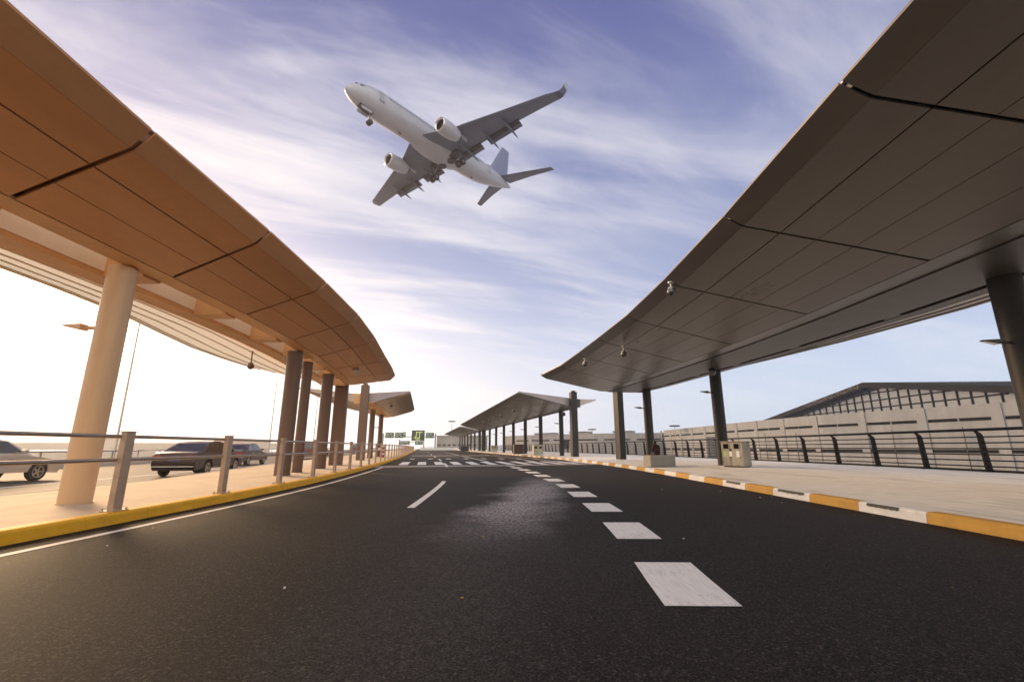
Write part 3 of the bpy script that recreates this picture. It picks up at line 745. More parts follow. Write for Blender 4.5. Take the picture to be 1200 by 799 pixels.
# ------------------------------------------------------------------ right fence
root = thing('fence', 'black metal fence with slanted posts and thin bars at the edge of the pavement', 'fence', (FEN(14.6), 14.6, 0.25))
bx, by = root.location.x, root.location.y
fpos = [14.6 - 2.15 * k for k in range(5, 0, -1)] + arc_positions(FEN, 14.6, 150, 2.15)
for y in fpos[:72]:
    t = tang(FEN, y); nrm = Vector((t.y, -t.x, 0))    # away from road
    x0 = FEN(y) - bx; y0 = y - by
    def P3(o, z, s): return (x0 + nrm.x * o + t.x * s, y0 + nrm.y * o + t.y * s, z)
    mb = MB(); prof = [(0.03, 0.0), (0.0, 0.5), (-0.03, 1.10), (-0.06, 1.18), (-0.17, 1.27)]
    rings = []
    for (o, z), w in zip(prof, (0.19, 0.17, 0.15, 0.12, 0.07)):
        rings.append([P3(o - w / 2, z, -0.035), P3(o + w / 2, z, -0.035), P3(o + w / 2, z, 0.035), P3(o - w / 2, z, 0.035)])
    mb.loft(rings, True); mb.box(P3(0.02, 0.01, 0), (0.26, 0.2, 0.02), -math.atan2(t.x, t.y))
    mb.build('post', M['fence'], root)
fy = ys_range(fpos[0] - 1, 30, 1.5) + ys_range(32, 170, 3)
def frail(o, z, r, name):
    pts = []
    for y in fy:
        t = tang(FEN, y); pts.append((FEN(y) - bx + t.y * o, y - by - t.x * o, z))
    MB().path(pts, r, 8).build(name, M['fence'], root, smooth=True)
frail(-0.19, 1.29, 0.045, 'handrail')
for o, z in ((-0.0, 0.17), (-0.01, 0.35), (-0.02, 0.53), (-0.03, 0.71), (-0.04, 0.89), (-0.05, 1.07)):
    frail(o, z, 0.021, 'bar')
mb = MB(); rows = [[(FEN(y) - bx + 0.06, y - by, 0.0), (FEN(y) - bx + 0.14, y - by, 0.0), (FEN(y) - bx + 0.14, y - by, 0.07), (FEN(y) - bx + 0.06, y - by, 0.07)] for y in fy]
mb.loft(rows, True); mb.build('base_plate', M['fence'], root)

# ------------------------------------------------------------------ concrete bench, bins, cabinet
t = thing('concrete_bench', 'solid speckled concrete block bench on the pale pavement', 'bench', (6.55, 20.75, 0.18), R(14))
mb = MB(); mb.box((0, 0, 0.24), (1.22, 0.62, 0.48)); mb.build('seat_block', M['bench'], t, bevel=0.02)
mb = MB(); mb.box((0, 0, 0.012), (1.14, 0.54, 0.03)); mb.build('plinth', M['concrete2'], t)
t = thing('recycling_bin', 'double steel recycling bin with two dark mouths beside the column', 'bin', (9.03, 18.75, 0.24), R(-60))
mb = MB(); mb.box((0, 0, 0.50), (0.92, 0.52, 0.94)); mb.build('body', M['steel_bin'], t, bevel=0.015)
mb = MB(); mb.box((0, 0, 0.015), (0.84, 0.46, 0.03)); mb.build('plinth', M['dark'], t)
mb = MB(); mb.box((0, -0.01, 0.985), (0.96, 0.58, 0.03)); mb.build('lid', M['steel_bin'], t, bevel=0.008)
for x in (-0.24, 0.22):
    fr_ = MB(); fr_.box((x, -0.262, 0.80), (0.28, 0.02, 0.25)); f_ = fr_.build('mouth', M['steel_bin'], t, bevel=0.006)
    m2 = MB(); m2.box((x, -0.270, 0.80), (0.22, 0.016, 0.19)); m2.build('opening', M['slot'], f_)
    d_ = MB(); d_.box((x, -0.263, 0.33), (0.40, 0.012, 0.56)); dd = d_.build('door', M['steel_bin'], t, bevel=0.006)
    h_ = MB(); h_.box((x + 0.15, -0.272, 0.36), (0.02, 0.012, 0.10)); h_.build('handle', M['dark'], dd)
for x, m_ in ((-0.30, 'sticker_g'), (-0.05, 'sticker_w'), (0.26, 'sticker_w')):
    s_ = MB(); s_.box((x, -0.272, 0.50), (0.13, 0.005, 0.19 if x < 0.2 else 0.24)); s_.build('sticker', M[m_], t)
s_ = MB(); s_.box((-0.05, -0.264, 0.66), (0.09, 0.012, 0.06)); s_.build('ashtray', M['slot'], t)
def small_bin(loc, label, mat):
    t = thing('litter_bin', label, 'bin', loc, R(12), 'litter bins under the far canopy')
    mb = MB(); mb.box((0, 0, 0.47), (0.95, 0.55, 0.94)); mb.build('body', mat, t, bevel=0.03)
    mb = MB(); mb.box((0, 0, 0.985), (1.02, 0.62, 0.08)); mb.build('lid', mat, t, bevel=0.02)
    for x in (-0.24, 0.24): MB().box((x, -0.28, 0.74), (0.28, 0.02, 0.18)).build('opening', M['slot'], t)
small_bin((2.55, 46.5, 0.24), 'beige litter bin beside the column of the far canopy nearest its end pylon', M['beige_bin'])
small_bin((-3.0, 76.5, 0.24), 'beige litter bin far along the row of slim columns', M['beige_bin'])
t = thing('service_cabinet', 'dark brown service cabinet with a reddish front under the far grey canopy', 'cabinet', (0.75, 54.5, 0.24), R(10))
MB().box((0, 0, 0.55), (1.15, 0.7, 1.1)).build('body', M['cabinet'], t, bevel=0.02)
MB().box((-0.1, -0.36, 0.62), (0.6, 0.02, 0.7)).build('door', simple('cabinet_door', (0.12, 0.035, 0.025), 0.5), t)
t = thing('service_cabinet', 'low dark cabinet at the kerb below the most distant canopy', 'cabinet', (-9.7, 95.0, 0.24), R(10))
MB().box((0, 0, 0.5), (1.7, 0.8, 1.0)).build('body', M['cabinet'], t, bevel=0.02)
MB().box((0, -0.41, 0.55), (0.9, 0.02, 0.6)).build('door', M['dark'], t)

# ------------------------------------------------------------------ seated person on the back of the bench
def skin_body(name, joints, edges, radii, mat, parent, loc=(0, 0, 0), sub=2):
    me = bpy.data.meshes.new(name); me.from_pydata(joints, edges, [])
    o = bpy.data.objects.new(name, me); COL.objects.link(o); o.parent = parent; o.location = loc
    sk = o.modifiers.new('Skin', 'SKIN'); sk.use_smooth_shade = True
    lay = me.skin_vertices[0] if me.skin_vertices else None
    if lay is None:
        bm = bmesh.new(); bm.from_mesh(me); bm.verts.layers.skin.verify(); bm.to_mesh(me); bm.free(); lay = me.skin_vertices[0]
    for i, r in enumerate(radii):
        lay.data[i].radius = r if isinstance(r, tuple) else (r, r)
    lay.data[0].use_root = True
    su = o.modifiers.new('Sub', 'SUBSURF'); su.levels = sub; su.render_levels = sub
    me.materials.append(mat)
    return o
per = thing('person', 'hunched person in a dark maroon jacket sitting on the concrete bench', 'person', (6.56, 20.98, 0.66), R(14))
s = 0.84
J = [(0, 0, .10), (0, .04, .26), (0, .10, .42), (0, .14, .50), (0, .18, .575),      # pelvis .. neck
     (-.16, .12, .47), (-.21, .10, .27), (-.12, .30, .17), (.16, .12, .47), (.21, .10, .27), (.12, .30, .17),
     (-.10, .05, .07), (-.11, .42, .09), (-.11, .44, -.36), (-.11, .58, -.42), (.10, .05, .07), (.11, .42, .09), (.11, .44, -.36), (.11, .58, -.42)]
E_ = [(0, 1), (1, 2), (2, 3), (3, 4), (3, 5), (5, 6), (6, 7), (3, 8), (8, 9), (9, 10), (0, 11), (11, 12), (12, 13), (13, 14), (0, 15), (15, 16), (16, 17), (17, 18)]
rad = [(.17, .13), (.16, .12), (.17, .115), (.12, .09), (.05, .05), .075, .055, .04, .075, .055, .04, .09, .07, .05, .04, .09, .07, .05, .04]
skin_body('body', [(x * s, y * s, z * s) for x, y, z in J], E_, [(tuple(v * s for v in r) if isinstance(r, tuple) else r * s) for r in rad], M['jacket'], per)
hd_ = MB(); hd_.sphere((0, .20 * s, .655 * s), .085 * s, 16, 0, 1.22); hd_.sphere((0, .285 * s, .64 * s), .018 * s, 8); hd_.build('head', M['skin'], per, smooth=True)
hr = MB(); hr.sphere((0, .188 * s, .672 * s), .092 * s, 16, 0, 1.15); hr.build('hair', M['hair'], per, smooth=True)

# ------------------------------------------------------------------ cars
def car(name, label, loc, rz, paint, prof, roof, W, wheels, wr, group='cars on the outer road', cat='car', parts=True):
    """prof: lower body side outline (x forward, z); roof: greenhouse outline; wheels: x positions."""
    t = thing(name, label, cat, loc, rz, group)
    # lower body outline with wheel arches cut in
    def outline():
        pts = list(prof); zlow = 0.24
        low = []
        for wx in wheels:           # rear first
            n = 10
            for k in range(n + 1):
                a = math.pi - math.pi * k / n; low.append((wx + (wr + .05) * math.cos(a), max(zlow, wr + (wr + .05) * math.sin(a))))
        return low + pts
    ol = outline(); Y = 7
    wl = [-1, -.93, -.6, 0, .6, .93, 1]
    xs = [p[0] for p in ol]; x0, x1 = min(xs), max(xs); xc = (x0 + x1) / 2; hl_ = (x1 - x0) / 2
    mb = MB(); rings = []
    for q in wl:
        ring = []
        for x, z in ol:
            plan = 1 - 0.11 * abs((x - xc) / hl_) ** 4
            tumble = 1 - 0.10 * max(0, (z - 0.55) / 0.45) ** 2 - 0.05 * max(0, (0.5 - z) / 0.3)
            ed = 0.0 if abs(q) < 1 else 0.02
            cx = x - math.copysign(ed, x - xc) * min(1, abs((x - xc) / hl_) ** 6)
            cz = z + (0.025 * (1 - abs(q) ** 2) if z > 0.75 else 0)
            ring.append((cx, q * W / 2 * plan * tumble, cz))
        rings.append(ring)
    mb.loft(rings, True); mb.build('body', paint, t, smooth=True)
    # greenhouse
    zb_, zt_ = roof[0][1], max(p[1] for p in roof)
    def gh(x, z, q): 
        tp = (z - zb_) / (zt_ - zb_); half = (W / 2 * 0.90) * (1 - tp) + (W / 2 * 0.70) * tp
        return (x, q * half, z + (0.02 * (1 - q * q) if tp > 0.6 else 0))
    mb = MB(); rings = [[gh(x, z, q) for x, z in roof] for q in (-1, -.9, -.4, .4, .9, 1)]
    mb.loft(rings, True); mb.build('roof', paint, t, smooth=True)
    # side windows
    (xa, za), (xb, zb2), (xc2, zc), (xd, zd) = roof[0], roof[1], roof[-2], roof[-1]
    def lerp(a, b, k): return (a[0] + (b[0] - a[0]) * k, a[1] + (b[1] - a[1]) * k)
    topz = zt_ - 0.07; botz = zb_ + 0.03
    def xrear(z): k = (z - za) / (zb2 - za); return xa + (xb - xa) * k
    def xfront(z): k = (z - zd) / (zc - zd); return xd + (xc2 - xd) * k
    r0, r1, f0, f1 = xrear(botz) + 0.16, xrear(topz) + 0.10, xfront(botz) - 0.14, xfront(topz) - 0.08
    xm = (r0 + f0) / 2 - 0.05
    for sgn in (-1, 1):
        for A in ([(r0, botz), (xm - .04, botz), (xm - .04, topz), (r1, topz)], [(xm + .04, botz), (f0, botz), (f1, topz), (xm + .04, topz)]):
            mb = MB(); mb.hexa([gh(x, z, sgn * 0.98) for x, z in A], [(gh(x, z, sgn)[0], gh(x, z, sgn)[1] + sgn * 0.006, gh(x, z, sgn)[2]) for x, z in A]); mb.build('side_window', M['car_glass'], t)
    # windscreens
    def slab(a, b, nm, off):
        p, q = lerp(a, b, 0.10), lerp(a, b, 0.90)
        pts = [gh(*p, -.86), gh(*p, .86), gh(*q, .84), gh(*q, -.84)]
        nx, nz = (b[1] - a[1]), -(b[0] - a[0]); L_ = math.hypot(nx, nz); nx, nz = nx / L_ * off, nz / L_ * off
        mb = MB(); mb.hexa(pts, [(x + nx, y, z + nz) for x, y, z in pts]); mb.build(nm, M['car_glass'], t)
    slab(roof[0], roof[1], 'rear_window', -0.008); slab(roof[-1], roof[-2], 'windscreen', 0.008)
    # wheels
    for wx in wheels:
        for sgn in (-1, 1):
            w = bpy.data.objects.new('wheel', None); COL.objects.link(w); w.parent = t; w.location = (wx, sgn * (W / 2 - 0.13), wr)
            mb = MB(); prof_w = [(wr * .66, -.1), (wr * .95, -.1), (wr, -.07), (wr, .07), (wr * .95, .1), (wr * .66, .1)]
            mb.loft([[(r * math.cos(a), yy, r * math.sin(a)) for r, yy in prof_w] for a in [2 * math.pi * k / 24 for k in range(25)]], False); mb.build('tyre', M['tyre'], w, smooth=True)
            mb = MB(); mb.tube((0, -.02 * sgn, 0), (0, .03 * sgn, 0), wr * .64, None, 24)
            mb.build('disc', M['dark'], w, smooth=True)
            mb = MB(); mb.tube((0, .05 * sgn, 0), (0, .10 * sgn, 0), wr * .14, None, 12)
            mb.loft([[(r * math.cos(a), yy * sgn, r * math.sin(a)) for r, yy in ((wr * .58, .06), (wr * .67, .06), (wr * .67, .105), (wr * .58, .105))] for a in [2 * math.pi * k / 24 for k in range(25)]], False)
            for k in range(5):
                a = 2 * math.pi * k / 5; dx, dz = math.cos(a), math.sin(a)
                mb.add([(dx * wr * .1 - dz * .035, .075 * sgn, dz * wr * .1 + dx * .035), (dx * wr * .6 - dz * .028, .09 * sgn, dz * wr * .6 + dx * .028), (dx * wr * .6 + dz * .028, .09 * sgn, dz * wr * .6 - dx * .028), (dx * wr * .1 + dz * .035, .075 * sgn, dz * wr * .1 - dx * .035)], [(0, 1, 2, 3)])
            mb.build('rim', M['alloy'], w, smooth=False)
    # lamps, bumper, plate, mirrors, handles
    zt2 = max(p[1] for p in prof if p[0] < x0 + 0.15) if any(p[0] < x0 + 0.15 for p in prof) else .8
    for sgn in (-1, 1):
        mb = MB(); mb.box((x0 + 0.035, sgn * W * .355, 0.80), (0.10, W * .20, 0.15)); mb.build('tail_light', M['tail_red'], t, bevel=0.03)
        mb = MB(); mb.box((x1 - 0.13, sgn * W * .36, 0.66), (0.26, W * .17, 0.13)); mb.build('headlight', M['lamp_clear'], t, bevel=0.04)
        mb = MB(); mb.box((xfront(botz) - 0.30, sgn * (W / 2 + 0.05), botz + 0.06), (0.12, 0.16, 0.12)); mb.build('mirror', paint, t, bevel=0.03)
        for hx in (xm - 0.35, xm + 0.75):
            mb = MB(); mb.box((hx, sgn * (W / 2 * 0.978), 0.80), (0.20, 0.03, 0.03)); mb.build('handle', M['alloy'], t)
    mb = MB(); mb.box((x0 + 0.0, 0, 0.42), (0.06, W * .84, 0.035)); mb.build('bumper_trim', M['alloy'], t, bevel=0.01)
    mb = MB(); mb.box((x0 + 0.005, 0, 0.72), (0.03, 0.44, 0.13)); mb.build('number_plate', M['plate'], t)
    return t
SEDAN = [(2.28, .26), (2.34, .40), (2.33, .56), (2.22, .69), (1.7, .80), (1.0, .90), (0.2, .93), (-1.3, .965), (-1.62, 1.01), (-2.15, 1.005), (-2.30, .95), (-2.34, .72), (-2.36, .50), (-2.30, .32), (-2.2, .26)]
SROOF = [(-1.72, .97), (-1.02, 1.40), (-.55, 1.47), (.05, 1.47), (.38, 1.40), (1.12, .90)]
SUV = [(2.15, .30), (2.25, .46), (2.24, .70), (2.12, .88), (1.5, 1.0), (.9, 1.06), (-1.2, 1.10), (-2.18, 1.10), (-2.26, .95), (-2.28, .55), (-2.24, .36), (-2.1, .30)]
UROOF = [(-2.16, 1.08), (-1.92, 1.62), (-1.5, 1.72), (.0, 1.72), (.35, 1.66), (1.05, 1.06)]
def hdg(dx, dy): return math.atan2(dy, dx)
c_red = car('sedan_car', 'blackish brown sedan seen from behind beyond the railing posts', (-14.35, 21.6, -0.2), hdg(-0.16, 1), M['car_brown'], SEDAN, SROOF, 1.86, (-1.38, 1.42), .33)
car('sedan_car', 'pale silver sedan behind the tan column at the end of the railing', (-18.35, 15.9, -0.2), hdg(-0.02, 1), M['car_silver'], SEDAN, SROOF, 1.8, (-1.38, 1.42), .33)
car('sedan_car', 'dark maroon sedan just ahead of the blackish brown sedan', (-18.9, 32.8, -0.2), hdg(-0.16, 1), M['car_maroon'], SEDAN, SROOF, 1.8, (-1.38, 1.42), .33)
car('suv_car', 'dark red upright estate car seen from behind between two brown columns', (-22.2, 50.8, -0.2), hdg(-0.22, 1), M['car_red'], SUV, UROOF, 1.95, (-1.35, 1.35), .36)
car('suv_car', 'tiny dark red car farthest along the outer road', (-30.0, 90, -0.2), hdg(-0.2, 1), M['car_red'], SUV, UROOF, 1.95, (-1.35, 1.35), .36)
car('sedan_car', 'tiny dark car between the wide brown pylons', (-30.0, 73, -0.2), hdg(-0.2, 1), M['car_maroon'], SEDAN, SROOF, 1.8, (-1.38, 1.42), .33)

# ------------------------------------------------------------------ red and white barrier
t = thing('water_barrier', 'red and white striped road barrier at the foot of the slim column', 'barrier', (-12.0, 41.2, 0.15), R(15))
for i, x in enumerate((-0.55, 0.55)):
    mb = MB(); mb.box((x, 0, 0.10), (0.5, 0.55, 0.2)); mb.build('foot', M['red'], t, bevel=0.03)
    mb = MB()
    for k in range(5): mb.tube((x, 0, 0.2 + k * 0.17), (x, 0, 0.2 + (k + 1) * 0.17 - 0.002), 0.13, 0.13, 14, k % 2)
    mb.build('post', [M['white'], M['red']], t, smooth=False)
mb = MB()
for k in range(5): mb.box((-0.44 + 0.22 * k, 0, 0.72), (0.218, 0.08, 0.2), 0, k % 2)
mb.build('rail', [M['red'], M['white']], t)

# ------------------------------------------------------------------ outer parapet, far left viaduct, buildings
t = thing('parapet', 'low pale concrete parapet with a steel rail beyond the outer road', 'wall', (BAR(0), 0, -0.24))
mb = MB(); rings = []
for y in YS:
    x = BAR(y) - BAR(0); rings.append([(x - .28, y, 0), (x + .12, y, 0), (x + .02, y, .55), (x - .18, y, .55)])
mb.loft(rings, True); mb.build('wall', M['far_pale'], t)
MB().path([(BAR(y) - BAR(0) - .08, y, 1.0) for y in YS], 0.05, 6).build('rail', M['rail'], t)
for y in ys_range(2, 120, 3.0)[:40]:
    MB().box((BAR(y) - BAR(0) - .08, y, 0.77), (0.07, 0.1, 0.45)).build('post', M['rail'], t)
def viaduct(label, p0, p1, ztop, dep, thick, mat, npier):
    d = (Vector(p1) - Vector(p0)); L = d.length; rz = math.atan2(d.y, d.x)
    t = thing('viaduct', label, 'bridge', (p0[0], p0[1], 0), rz)
    MB().box((L / 2, 0, ztop - thick / 2), (L, dep, thick)).build('deck', mat, t)
    MB().box((L / 2, -dep / 2 + .1, ztop + .45), (L, .2, .9)).build('parapet', mat, t)
    for k in range(npier):
        x = L * (k + .5) / npier; MB().tube((x, 0, -5), (x, 0, ztop - thick), 0.9, 0.9, 12).build('pier', mat, t, smooth=True)
    MB().path([(0, -dep / 2 + .1, ztop + 1.3), (L, -dep / 2 + .1, ztop + 1.3)], .07, 6).build('rail', mat, t)
    return t
viaduct('pale road viaduct on piers crossing the far distance beyond the outer road', (-230, 112), (-62, 150), 1.4, 9, 1.1, M['far_pale'], 12)
viaduct('second, lower viaduct ramp in front of the pale viaduct', (-150, 70), (-52, 96), -0.6, 7, 0.9, M['far_pale'], 8)
def block(label, x, y, z0, w, d, h, rz, mat, nwin, group=None):
    t = thing('building', label, 'building', (x, y, z0), rz, group)
    MB().box((0, 0, h / 2), (w, d, h)).build('wall', mat, t)
    MB().box((0, 0, h + .2), (w + .8, d + .8, .4)).build('roof', M['grey'], t)
    for k in range(nwin):
        MB().box((-w / 2 + w * (k + .5) / nwin, -d / 2 - .02, h * .6), (w / nwin * .6, .08, h * .07)).build('window', M['slot'], t)
block('long low pinkish building on the horizon above the brown sedan', -148, 255, -5, 26, 14, 9.6, R(25), M['far_pink'], 12)
block('small pale hut on the horizon beside the tall lamp mast', -150, 175, -5, 6, 5, 9.4, R(30), M['far_pale'], 2)
block('grey block at the end of the pavement behind the farthest columns', -28, 262, -5, 26, 14, 12.0, R(-8), M['concrete2'], 9)

# ------------------------------------------------------------------ lamp masts
def mast(x, y, z0, z1, r, label, head='arm'):
    t = thing('lamp_mast', label, 'lamp post', (x, y, z0), 0, 'tall lamp masts')
    h = z1 - z0
    MB().tube((0, 0, 0), (0, 0, h), r, r * .45, 12).build('pole', M['mast'], t, smooth=True)
    if head == 'arm':
        MB().tube((0, 0, h - .05), (1.1, .2, h + .15), r * .4, r * .3, 8).build('arm', M['mast'], t, smooth=True)
        MB().box((1.35, .25, h + .14), (.7, .26, .12)).build('lamp_head', M['mast'], t, bevel=.03)
    else:
        MB().tube((0, 0, h - .3), (0, 0, h), 1.3, 1.3, 14).build('ring', M['dark'], t, smooth=True)
        for k in range(6):
            a = k * math.pi / 3; MB().box((1.5 * math.cos(a), 1.5 * math.sin(a), h - .3), (.8, .8, .45), a).build('lamp_head', M['dark'], t)
    return t
mast(-51.3, 60, -5, 21, .17, 'tall slender lamp mast rising behind the tan column to the cream wing')
mast(-52.4, 100, -5, 16, .15, 'slender lamp mast between the tan column and the brown columns')
mast(-55.8, 130, -5, 17.8, .17, 'slender lamp mast seen between the two brown columns')
mast(-31.5, 240, -5, 14.5, .22, 'pale lamp mast standing behind the green road signs', 'ring')
mast(62.0, 175, -5, 9.2, .2, 'ring-headed floodlight mast at the corner of the tall concrete facade', 'ring')
mast(38.3, 220, -5, 9.6, .22, 'ring-headed floodlight mast above the lower facade beside the wide pylon', 'ring')

# ------------------------------------------------------------------ sign gantries
def gantry(label, x, y, w, boards, ztop, rz=0.0, sc_=1.0):
    t = thing('sign_gantry', label, 'road sign', (x, y, 0), rz)
    for sx in (-1, 1): MB().tube((sx * w / 2, 0, -0.2), (sx * w / 2, 0, ztop), .22, .2, 12).build('post', M['sign_green'], t, smooth=True)
    MB().box((0, .1, ztop - 1.2), (w, .16, .25)).build('beam', M['sign_green'], t)
    for (bx_, bz, bw, bh, kind) in boards:
        bd = MB().box((bx_, -.12, bz), (bw, .16, bh)).build('led_board' if kind == 'led' else 'sign_board', M['sign_panel'] if kind == 'led' else M['sign_green'], t)
        mb = MB()
        if kind == 'led':
            def seg(ax, az, cx, cz, wd=.26):
                a = Vector((bx_ + ax * bw, -.215, bz + az * bh)); b = Vector((bx_ + cx * bw, -.215, bz + cz * bh)); d = (b - a).normalized() * (wd / 2); p = Vector((-d.z, 0, d.x))
                mb.add([a - d + p, b + d + p, b + d - p, a - d - p], [(0, 1, 2, 3)])
            seg(-.14, .32, .30, .32); seg(-.12, .32, -.16, -.10); seg(-.16, -.06, -.22, -.22); seg(-.30, -.22, .12, -.22); seg(.12, .32, .10, -.22); seg(-.16, -.40, .12, -.40, .30)
            mb.build('display', M['led'], bd)
        else:
            for (ax, az, wx, hz) in kind:
                mb.box((bx_ + ax * bw, -.205, bz + az * bh), (wx * bw, .012, hz * bh))
            mb.build('lettering', M['sign_text'], bd)
    return t
L1 = [(-.28, .18, .30, .12), (.12, .18, .30, .12), (-.20, -.18, .40, .10), (.28, -.18, .20, .10)]
yg = 170; k_ = yg / 529 * 0.98
def gx(px): return (px - 481.5) * k_
gantry('road gantry with green boards and a yellow symbol on its dark display', -37.8, yg, 60 * k_,
       [(gx(459), 5.3, 9.6 * k_, 1.95, L1), (gx(469.5), 5.3, 9.2 * k_, 1.95, L1), (gx(475.5), 5.5, 3.5 * k_, 1.9, [(0, .15, .5, .3)]), (gx(491.5), 5.25, 15 * k_, 3.75, 'led'), (gx(505), 5.3, 9.5 * k_, 1.95, L1)], 6.0, R(8))
yg2 = 245; k2 = yg2 / 529 * 0.98
gantry('farther road gantry with two small green boards behind the display', -53.2, yg2, 28 * k2,
       [(-8.0 * k2, 3.3, 12 * k2, 2.0, L1), (8.5 * k2, 3.3, 9 * k2, 2.0, L1)], 5.0, R(8))
# road end wall
t = thing('barrier_wall', 'long low white barrier wall across the road end below the signs', 'wall', (-26.5, 168, 0), R(6))
MB().box((0, 0, .42), (13.5, .3, .84)).build('wall', M['white'], t)
MB().box((0, 0, 1.1), (13.5, .06, .08)).build('rail', M['grey'], t)
for k in range(9): MB().box((-6.6 + 13.2 * k / 8, 0, .95), (.06, .06, .3)).build('post', M['grey'], t)

# ------------------------------------------------------------------ terminal building with slotted concrete facade
def facade(root, pts, z0, z1, thick, mat, nm='wall'):
    mb = MB(); rings = []
    n = len(pts)
    for i, p in enumerate(pts):
        a = Vector((*pts[max(0, i - 1)], 0)); b = Vector((*pts[min(n - 1, i + 1)], 0)); tt = (b - a).normalized(); nr = Vector((tt.y, -tt.x, 0))
        q = Vector((*p, 0)); r = q + nr * thick
        rings.append([(q.x, q.y, z0), (r.x, r.y, z0), (r.x, r.y, z1), (q.x, q.y, z1)])
    mb.loft(rings, True); return mb.build(nm, mat, root)
t = thing('terminal_building', 'long concrete terminal with rows of slot windows behind the black fence', 'building', (0, 0, 0))
TP = [(118, -40), (104, 0), (92, 35), (79.5, 70), (69, 102), (66.5, 122), (66.0, 140), (65.6, 160), (64.6, 196)]
def tp_at(s):
    for i in range(len(TP) - 1):
        a, b = Vector(TP[i]), Vector(TP[i + 1]); L = (b - a).length
        if s <= L: d = (b - a) / L; return a + d * s, d
        s -= L
    d = (Vector(TP[-1]) - Vector(TP[-2])).normalized(); return Vector(TP[-1]) + d * s, d
facade(t, TP, -5, 8.0, 20, M['concrete'])
s0 = 0.0
def slen(px): return 0
tot = sum((Vector(TP[i + 1]) - Vector(TP[i])).length for i in range(len(TP) - 1))
# slots in pairs between pilasters
bayL = 10.6; s = 15.0 
ref = (Vector(TP[0]) - Vector(TP[1])).length + (Vector(TP[1]) - Vector(TP[2])).length + (Vector(TP[2]) - Vector(TP[3])).length
s = ref - 4 * bayL + 4.0
while s < tot - 6:
    for da, w in ((0.5, 4.4), (5.2, 4.3)):
        for z, h, mm in ((5.6, .50, 0), (0.35, .50, 1)):
            c, d = tp_at(s + da + w / 2); nr = Vector((d.y, -d.x)); c = c - nr * 0.02
            ww = w if mm == 0 else w + 0.36
            MB().box((c.x, c.y, z), (0.12, ww, h), math.atan2(d.y, d.x) - math.pi / 2).build('slot_window', M['slot'], t)
    c, d = tp_at(s + bayL - 0.1); nr = Vector((d.y, -d.x)); c = c - nr * 0.10
    MB().box((c.x + .12, c.y, 1.5), (0.3, 1.5, 12.9), math.atan2(d.y, d.x) - math.pi / 2).build('pilaster', M['concrete'], t)
    for q in (0.3,):
        c2, d2 = tp_at(s + bayL * .48); c2 = c2 - Vector((d2.y, -d2.x)) * 0.02
    s += bayL
for sx_ in range(4, int(tot), 11):
    c, d = tp_at(sx_); c = c - Vector((d.y, -d.x)) * 0.5
    if sx_ % 3: MB().tube((c.x, c.y, -5), (c.x, c.y, 4.4), .09, .07, 6).build('drainpipe', M['dark'], t)
# glazed gap
c, d = tp_at(tot - 45); MB().box((c.x - .3, c.y, 0.6), (.2, 9, 7.5), math.atan2(d.y, d.x) - math.pi / 2).build('glazing', M['glass'], t)
fr_ = MB()
for k in range(9): fr_.box((c.x - .45 + 0, c.y - 4.4 + 1.1 * k, 0.6), (.12, .14, 7.5))
for k in range(7): fr_.box((c.x - .46, c.y, -2.8 + 1.1 * k), (.1, 9, .12))
fr_.build('glazing_frame', M['dark'], t)
# lower wing further along
t = thing('terminal_wing', 'lower grey concrete wing with dark slots beyond the tall facade', 'building', (0, 0, 0))
WP = [(68, 199), (38, 212), (10, 240), (-4, 262)]
facade(t, WP, -5, 7.2, 18, M['concrete2'])
TPs, tots = TP, tot
TP = WP; tot = sum((Vector(WP[i + 1]) - Vector(WP[i])).length for i in range(len(WP) - 1))
s = 2.0
while s < tot - 20:
    c, d = tp_at(s + 6); c = c - Vector((d.y, -d.x)) * .03
    MB().box((c.x, c.y, 4.4), (.14, 11.5, .6), math.atan2(d.y, d.x) - math.pi / 2).build('slot_window', M['slot'], t); s += 14.5
for s_, w, h in ((20, 9, 1.1), (44, 10, 1.2), (66, 12, 1.0)):
    c, d = tp_at(s_); c = c + Vector((d.y, -d.x)) * 5
    MB().box((c.x, c.y, 7.2 + h / 2), (5, w, h), math.atan2(d.y, d.x) - math.pi / 2).build('plant_room', M['concrete2'], t)
    MB().box((c.x - .3, c.y, 7.2 + h * .75), (4.9, w * 1.04, h * .4), math.atan2(d.y, d.x) - math.pi / 2).build('louvre', M['cabinet'], t)
c, d = tp_at(50); c = c - Vector((d.y, -d.x)) * .05
MB().box((c.x, c.y, 2.2), (.2, 5, 4), math.atan2(d.y, d.x) - math.pi / 2).build('dark_opening', M['slot'], t)
# ------------------------------------------------------------------ glazed hall with dark hipped roof
t = thing('glass_hall', 'dark hipped roof over a gridded glass hall rising behind the concrete terminal', 'building', (110, 96, 0))
def yz(y, z, x=0): return (x, y - 96, z)
